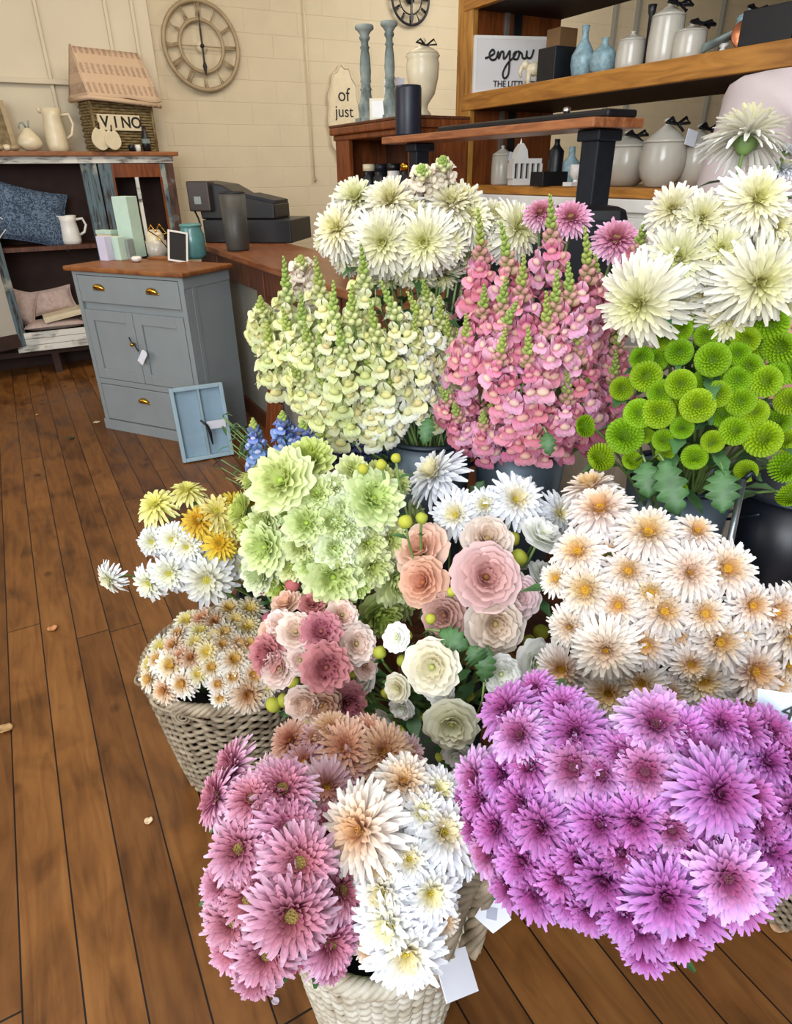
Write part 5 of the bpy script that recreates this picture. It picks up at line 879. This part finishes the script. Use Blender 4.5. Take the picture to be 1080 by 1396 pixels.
# ---- green button poms
GRN = [(953,422,44),(875,488,34),(881,513,44),(926,480,38),(972,490,48,-.01),(1006,482,34),(1017,463,38),(928,524,42,-.01),(848,530,34),(898,562,46),(871,564,42),(951,553,48,-.02),(979,537,38),(1006,517,38),(1010,547,42),(1044,520,44,-.01),(1029,562,38),(799,581,32),(852,594,52,-.01),(930,583,32),(905,600,32),(820,623,40),(862,627,28),(907,617,26),(947,623,36),(972,602,32),(1002,587,42),(1040,598,52,-.01),(1017,642,32),(926,668,24),(1050,442,50),(1063,475,48),(907,463,32),(962,458,32),(1076,505,38),(1074,547,38),(1072,636,48),(1076,674,36),(1021,500,38),(1059,511,36),(930,450,30),(900,535,36),(960,520,34,.02),(990,505,34,.02),(920,560,36,.02),(985,565,36,.02),(880,590,30,.02),(1060,575,38,.02),(895,490,34,.02),(1035,470,40,.02),(985,460,34,.02),(1070,600,34,.01)]
HN = dome(at(965, 540, 1.20), (.2, .17, .19)); NM = [pom('green_pom', .025, '#84ac12', '#a6d024', 5), pom('green_pom_b', .025, '#78a010', '#98c41c', 6)]
bunch('green_button_chrysanthemum', 'flower', 'lime green button flower', 'the pompon bunch', 'lime green button chrysanthemums', [(e[0], e[1], e[2]*.92)+tuple(e[3:]) for e in GRN], HN, Vector((c3.x, c3.y, BZ+.26)), NM, .025, leaves=2, lsz=.055, pnames=('pompon', 'flower_centre'))
# ---- big white chrysanthemums top right
WTR = [(879,408,142,-.04),(928,352,120),(1029,384,140,-.03),(919,289,88),(1027,277,112,-.01),(955,300,90),(983,340,92),(991,430,96),(1076,336,100),(962,400,66,.02),(1055,310,66),(940,322,62,.02),(1060,420,70,.02),(925,415,70,.02),(985,290,56),(1000,330,60,.03)]
HT = dome(at(975, 360, 1.16), (.17, .13, .17))
TM = [mum('big_white', .07, [(L('#dcd888'), L('#ecea b0'.replace(' ', ''))), (L('#efe9c8'), L('#f6f2de')), (L('#f2efe2'), L('#f8f6f0'))], rows=8, n0=10, n1=24, disc=.08, dcol='#c6c266', els=(82, -22), w=.13, seed=s, curl=-30, tip=.45) for s in (111, 112)]
bunch('white_chrysanthemum', 'flower', 'large white chrysanthemum', 'the top right group', 'large white chrysanthemums at top right', WTR, HT, Vector((c3.x, c3.y, BZ+.28)), TM, .07, leaves=1)
for x, y, s, nrm, ms, br, lb in ((1018,190,118,(UP*.8+RT*.15+FW*.4),TM,.07,'tall open white chrysanthemum seen from below, highest in the display'), (1067,234,50,(UP*1.0-FW*.2),WM[:1],.05,'small half open cream chrysanthemum at the right edge below a bud'), (1072,207,34,(UP+RT*.5),WM[:1],.05,'white bud opening at the right edge above the half open one')):
    place('white_chrysanthemum', lb, 'flower', None, x, y, s, dome(at(1030, 200, 1.18), (.06, .06, .06)), Vector((c3.x+.05, c3.y, BZ+.3)), ms, br, leaves=1, normal=nrm, face=0)
# ---- white chrysanthemums top left
WTL = [(487,279,78),(533,282,84,-.01),(466,315,80),(524,330,92,-.02),(578,330,92,-.02),(608,332,66),(614,286,80),(640,300,66),(628,284,78),(699,314,84,-.01),(590,330,66,.02),(550,352,76,.01),(572,368,62),(560,298,66,.01),(670,300,60,.01),(500,355,56,.02),(650,330,56,.03),(445,330,40,.01),(530,368,66,.02),(602,366,66,.02),(640,346,58,.03),(474,350,54,.02)]
HL = dome(at(570, 320, 1.42), (.22, .14, .09))
bunch('white_chrysanthemum', 'flower', 'creamy chrysanthemum', 'the group behind the snapdragons', 'creamy white chrysanthemums behind the snapdragons', [(e[0], e[1], e[2]*1.14)+tuple(e[3:]) for e in WTL], HL, Vector((c1.x, c1.y, BZ+.3)), TM, .07, leaves=4, lsz=.07)
for x, y, s, lb in ((778,300,56,'pink-mauve chrysanthemum behind the pink snapdragons, nearest the black case'), (737,293,48,'pink chrysanthemum left of the other pink one behind the snapdragons'), (839,330,66,'magenta-pink chrysanthemum between pink snapdragons and white flowers')):
    place('pink_chrysanthemum', lb, 'flower', None, x, y, s, dome(at(790, 320, 1.32), (.1, .06, .06)), Vector((c2.x, c2.y, BZ+.3)), MM, .05, leaves=1, normal=UP*.6-FW*.2, face=.5)
# ---- snapdragons
def floret(name, c_in, c_out, thr, seed, S_=.016):
    rs = random.Random(seed); m = M(); a, b, y = lin(c_in), lin(c_out), lin(thr)
    # tube along +X, two erect upper lobes (+Z), three lower lobes, swollen palate between them
    m.lathe([(.12, 0), (.22, .2), (.34, .7), (.42, 1.1)], 10, (0, 0, 0), Matrix.Rotation(R(90), 3, 'Y'), mixc(a, b, .4))
    for s in (-1, 1): m.grid(lambda u, v, s=s: (1.0+.25*math.sin(v*2)-.25*v, s*(.04+.62*u*math.sin(math.pi*(.25+.6*v)))+0, .25+v*(1.05-.25*u*u)+.08*math.sin(u*6+v*3)), 4, 5, col=lambda u, v: mixc(a, b, v))
    for k in (-1, 0, 1): m.grid(lambda u, v, k=k: (1.05+.55*math.sin(v*1.7)+.06*math.sin(u*6), (k*.42+(u-.5)*.62*(.5+math.sin(math.pi*(.15+.7*v)))), -.1-.62*v**1.3+.07*math.cos(u*6.28)-.06*abs(k)*-1), 4, 4, col=lambda u, v: mixc(a, b, v))
    m.lathe([(0, -.3), (.3, -.2), (.42, 0), (.34, .22), (0, .34)], 12, (1.15, 0, .02), None, mixc(b, y, .55), sx=.8, sy=1.15)
    m.v = [(x*S_, yy*S_, z*S_) for x, yy, z in m.v]; return m.mesh(name, PET)
def budm(name, c1, c2, S_):
    m = M(); n = 8; pr = [(0, 0), (.35, .15), (.45, .5), (.32, .95), (0, 1.15)]; vs = []; cs = []
    for r, z in pr:
        for k in range(n): an = 2*math.pi*k/n; vs.append((z*S_, r*math.cos(an)*S_, r*math.sin(an)*S_)); cs.append(mixc(lin(c1), lin(c2), z))
    fs = [(i*n+k, i*n+(k+1) % n, (i+1)*n+(k+1) % n, (i+1)*n+k) for i in range(len(pr)-1) for k in range(n)]; m.add(vs, fs, cs); return m
def snap(label, group, tipx, tipy, bx_, by_, hit, sink, fl, bcol, nfl, kind='snapdragon', greenlen=.4, Lr=.2, fs=1.0, dd=0):
    rr = random.Random(int(tipx*77+tipy)); pb, nb = hit(bx_, by_); r0 = ray(tipx, tipy).normalized(); db = (pb-CAM).length+dd
    pb = CAM+(pb-CAM).normalized()*db; lat = (CAM+r0*db-pb).length; ex = math.sqrt(max(0, Lr*Lr-lat*lat)) if lat < Lr else 0; pt = CAM+r0*(db-min(ex, .10))
    t = thing(kind, label, 'flower', pb, group=group); ax = pt-pb; Lx = ax.length; d = ax.normalized(); q = d.to_track_quat('Z', 'Y'); t.rotation_euler = q.to_euler(); inv = q.to_matrix().transposed()
    bend = rr.uniform(-.06, .06)*Lx; cv = lambda z: Vector((bend*math.sin(math.pi*z/Lx), 0, z))
    pts = [cv(Lx*k/8) for k in range(9)]; S_ = inv @ (Vector(sink)-pb); low = [S_, S_*.55+Vector((0, 0, -.03)), Vector((0, 0, -.03))]
    part('stem', M().tube(low+pts, [.003]*3+[.0032-.0002*k for k in range(9)], 6), STEM, t, True)
    nn = nfl
    for k in range(nn):
        f = k/nn; z = Lx*(f*(1-greenlen))-.005; a = k*2.4+rr.uniform(-.3, .3); s = fs*(1.5-.62*f)*rr.uniform(.88, 1.12); o = link('blossom', fl[rr.randrange(len(fl))], t)
        qq = Quaternion((0, 0, 1), a) @ Quaternion((0, 1, 0), R(8-22*f)+rr.uniform(-.2, .2)); o.location = cv(max(0, z))+qq @ Vector((.002, 0, 0)); o.rotation_euler = qq.to_euler(); o.scale = (s, s, s)
    m = M(); nb_ = 26
    for k in range(nb_):
        f = k/(nb_-1); z = Lx*(1-greenlen-.06+(greenlen+.06)*f); a = k*2.4; s = .0165*(1.0-.72*f); el = R(-25-45*f); g = budm('b', '#9cb25c', bcol if f < .35 else '#b4c66a', s); qq = Quaternion((0, 0, 1), a) @ Quaternion((0, 1, 0), el)
        m.add([cv(z)+qq @ Vector(v) for v in g.v], g.f, g.c)
    part('bud_tip', m, PET, t, True); NF[0] += 1; return t
FC = [floret('cream_floret', '#e2e4a8', '#f2f3d2', '#e0cc50', 1), floret('cream_floret_b', '#d8de94', '#eaf0be', '#ccc850', 2)]; FWh = [floret('white_floret', '#eeF2d4', '#fafaf4', '#e4d860', 3)]
FP = [floret('pink_floret', '#dd8098', '#f2afc4', '#ecc898', 4), floret('rose_floret', '#cf6c84', '#e896ae', '#e0a890', 5), floret('light_pink_floret', '#e498b8', '#f6c4dc', '#f0d8a0', 6)]
HSC = dome(at(490, 500, 1.36), (.16, .14, .16)); HSP = dome(at(725, 500, 1.30), (.15, .14, .17)); s1 = Vector((c1.x, c1.y, BZ+.22)); s2 = Vector((c2.x, c2.y, BZ+.22))
SC = [(387,352,392,480,0),(430,352,440,470,0),(492,335,484,460,0),(410,400,410,520,0),(455,385,452,510,0),(505,410,535,530,0),(365,440,376,520,0),(475,430,470,575,0),(520,385,560,490,1),(556,400,585,490,1),(435,440,430,570,0),(398,500,418,565,0),(455,500,470,592,0),(500,470,530,575,1),(550,440,596,520,1),(385,420,396,540,0),(525,450,556,566,1),(577,384,600,450,1),(610,430,610,520,1),(355,405,360,455,0),(540,500,520,590,1),(620,470,600,560,1),(480,390,500,500,0),(430,500,445,580,0),(600,405,596,500,1),(565,430,570,540,1),(625,450,620,550,1),(590,480,590,575,1),(415,440,420,540,0),(460,440,462,545,0),(500,520,505,596,1)]
exs = rowlabels('cream snapdragon spike', 'the cream snapdragons', SC)
SC = [(a, b, c, d-(16 if c < 445 and d > 535 else 0), w_) for a, b, c, d, w_ in SC]
for i, (a, b, c, d, wv) in enumerate(SC):
    lb = exs[i]
    if wv: lb = lb.replace('cream snapdragon spike', 'white-green snapdragon spike')
    snap(lb, 'white snapdragons in the left zinc bucket' if wv else 'cream snapdragons in the left zinc bucket', a, b, c, d, HSC, s1, FWh+FC[:1] if wv else FC, '#dfe2a2', 18, greenlen=.38)
SP = [(652,288,645,430),(683,305,690,440),(750,268,738,400),(797,312,788,460),(705,412,668,500),(720,447,702,560),(640,489,626,575),(705,513,694,600),(677,536,660,603),(772,507,758,596),(785,430,794,560),(820,400,832,530),(850,430,842,560),(660,390,640,480),(740,470,738,590),(620,550,640,598),(760,370,755,500),(715,350,712,470),(812,350,815,440),(725,540,715,606),(880,300,865,400),(635,430,628,520),(800,500,800,580),(600,530,618,570),(690,450,685,545),(745,400,742,520),(780,520,778,605),(690,380,682,480),(840,480,822,575),(660,560,668,612),(745,560,745,614),(775,360,778,470)]
exs = rowlabels('pink snapdragon spike', 'the pink snapdragons', SP)
for i, (a, b, c, d) in enumerate(SP):
    lb = exs[i]
    snap(lb, 'pink snapdragons in the second zinc bucket', a, b, c, d, HSP, s2, FP, '#e0a8a0', 17, greenlen=.40)
# pale stock flowers
FSx = [floret('stock_floret', '#ecdcc4', '#f6eee2', '#f0e4c8', 9, .014)]
for a, b, c, d, lb in ((604,215,602,262,'cream stock flower spike in front of the red-brown bookcase'), (575,228,582,262,'short budding stock flower left of the cream spike by the black post'), (410,350,418,398,'cream stock spike at the top left of the snapdragons')):
    snap(lb, None, a, b, c, d, HL if b < 300 else HSC, s1, FSx, '#e6e2b0', 18, kind='stock_flower', greenlen=.2, Lr=.1)
# ---- delphiniums
FB = [floret('blue_floret', '#5a70b8', '#98aee4', '#dfe2ee', 12, .013), floret('dark_blue_floret', '#39406a', '#5a6398', '#8a90b0', 13, .013)]
HD = dome(at(430, 605, 1.50), (.22, .14, .1))
for i, (a, b, c, d) in enumerate(((345,572,356,640),(385,562,392,618),(412,575,412,622),(440,588,436,625),(465,590,470,632),(495,592,492,632),(515,596,516,640))):
    lb = ['blue delphinium spike nearest the pale blue tray', 'bright blue delphinium spike second from the left', 'blue delphinium spike third from the left', 'blue delphinium spike in the middle of the blue row', 'dark indigo delphinium spike third from the right', 'dark indigo delphinium spike second from the right', 'dark indigo delphinium spike beside the zinc bucket'][i]
    snap(lb, 'blue delphiniums under the cream snapdragons', a, b, c, d, HD, bB, FB[:1] if i < 4 else FB[1:], '#6a78a8' if i < 4 else '#4a4a70', 16, kind='delphinium', greenlen=.22, Lr=.12)
# wispy greenery beside them
m = M(); t = thing('foliage_sprig', 'wispy green seed-head sprigs between the tray and the blue delphiniums', 'greenery', bB-UP*.1); g = M()
for k in range(16):
    x, y = rnd.uniform(300, 350), rnd.uniform(560, 660); e = at(x, y, 1.72)-t.location; pts = [Vector((0, 0, 0)), e*.5+UP*.02, e]; m.tube(pts, .0015, 5)
    for j in range(7): q = e*.55+e*.45*j/6; leaf(g, q, (rnd.uniform(-1, 1), rnd.uniform(-1, 1), rnd.uniform(-.2, 1)), .035, .008)
part('stems', m, STEM, t, True); part('leaves', g, LEAF, t, True)
# big leaves hanging over the zinc buckets
for x0_, y0_, x1_, y1_, dd, W, lb in ((905,628,925,705,1.03,.05,'broad lobed dark green leaf hanging over the third zinc bucket, left one'), (985,640,985,700,1.03,.05,'broad lobed dark green leaf hanging over the third zinc bucket, right one'), (880,630,885,680,1.04,.045,'dark lobed leaf at the left rim of the third zinc bucket'), (585,570,578,606,1.22,.035,'dark green leaf over the rim of the first zinc bucket'), (745,590,750,622,1.12,.03,'dark leaf over the rim of the pink snapdragon bucket'), (655,905,640,880,1.03,.04,'dark green leaf between the white lisianthus flowers at the centre'), (600,860,640,885,1.04,.04,'blue-green leaf below the dusty pink lisianthus'), (660,930,665,880,1.04,.035,'upright dark leaf right of the white lisianthus'), (628,1110,622,1060,.98,.02,'narrow green leaf beside the purple bunch'), (640,690,660,655,1.28,.04,'grey-green round leaf beside the bluish white chrysanthemum')):
    a, b = at(x0_, y0_, dd), at(x1_, y1_, dd-.01); t = thing('leaf', lb, 'leaf', a); n = 15; m = M(); d = (b-a); s = d.cross((CAM-a)).normalized(); nn = s.cross(d).normalized(); vs = []
    for i in range(n+1):
        u = i/n; wd = W*math.sin(math.pi*min(.98, u*.93+.05))**.8*(1-.42*(i % 3 == 2)-.1*(i % 3 == 0))*.5; c = d*u-nn*(-.01*math.sin(3*u)); vs += [c-s*wd+nn*wd*.2, c, c+s*wd+nn*wd*.2]
    fs = []
    for i in range(n): k = i*3; fs += [(k, k+1, k+4, k+3), (k+1, k+2, k+5, k+4)]
    m.add(vs, fs); part('blade', m, LEAF, t, True, solid=.0008); part('leaf_stalk', M().tube([(0, 0, 0), -d.normalized()*.02-UP*.01, -d.normalized()*.03-UP*.05+FW*.03], .0018, 6), STEM, t, True)
# bits lying on the floor
for x, y, s, c, lb in ((132,577,.02,'#d8c2a0','crumpled pale petal on the floor beside the grey-blue cabinet'), (72,858,.016,'#c98a58','small dry curled petal on the floorboards at left'), (8,995,.018,'#b08a5c','dry brown leaf scrap at the left edge of the floor'), (203,1120,.01,'#e2c4a0','tiny pale petal on the floor by the left basket'), (51,566,.01,'#c9a050','tiny yellow scrap on the floor before the dresser'), (376,1366,.007,'#b9aab8','tiny lilac petal on the floor below the mauve flowers'), (1060,1262,.018,'#b08a6a','pale splinter of stem on the floor at lower right'), (97,598,.02,'#3f4a2a','dark green leaf scrap on the floor before the cabinet')):
    p = onz(x, y, 0); t = solo('floor_petal', M().grid(lambda u, v: ((u-.5)*2*s*math.sin(math.pi*(.15+.7*v)), (v-.5)*2*s, .002+s*.5*abs(u-.5)+s*.2*math.sin(5*v)**2), 6, 6), plain('petal_'+c[1:], c, .7), lb, 'petal', p, rnd.uniform(0, 6), smooth=True, solid=.0008)
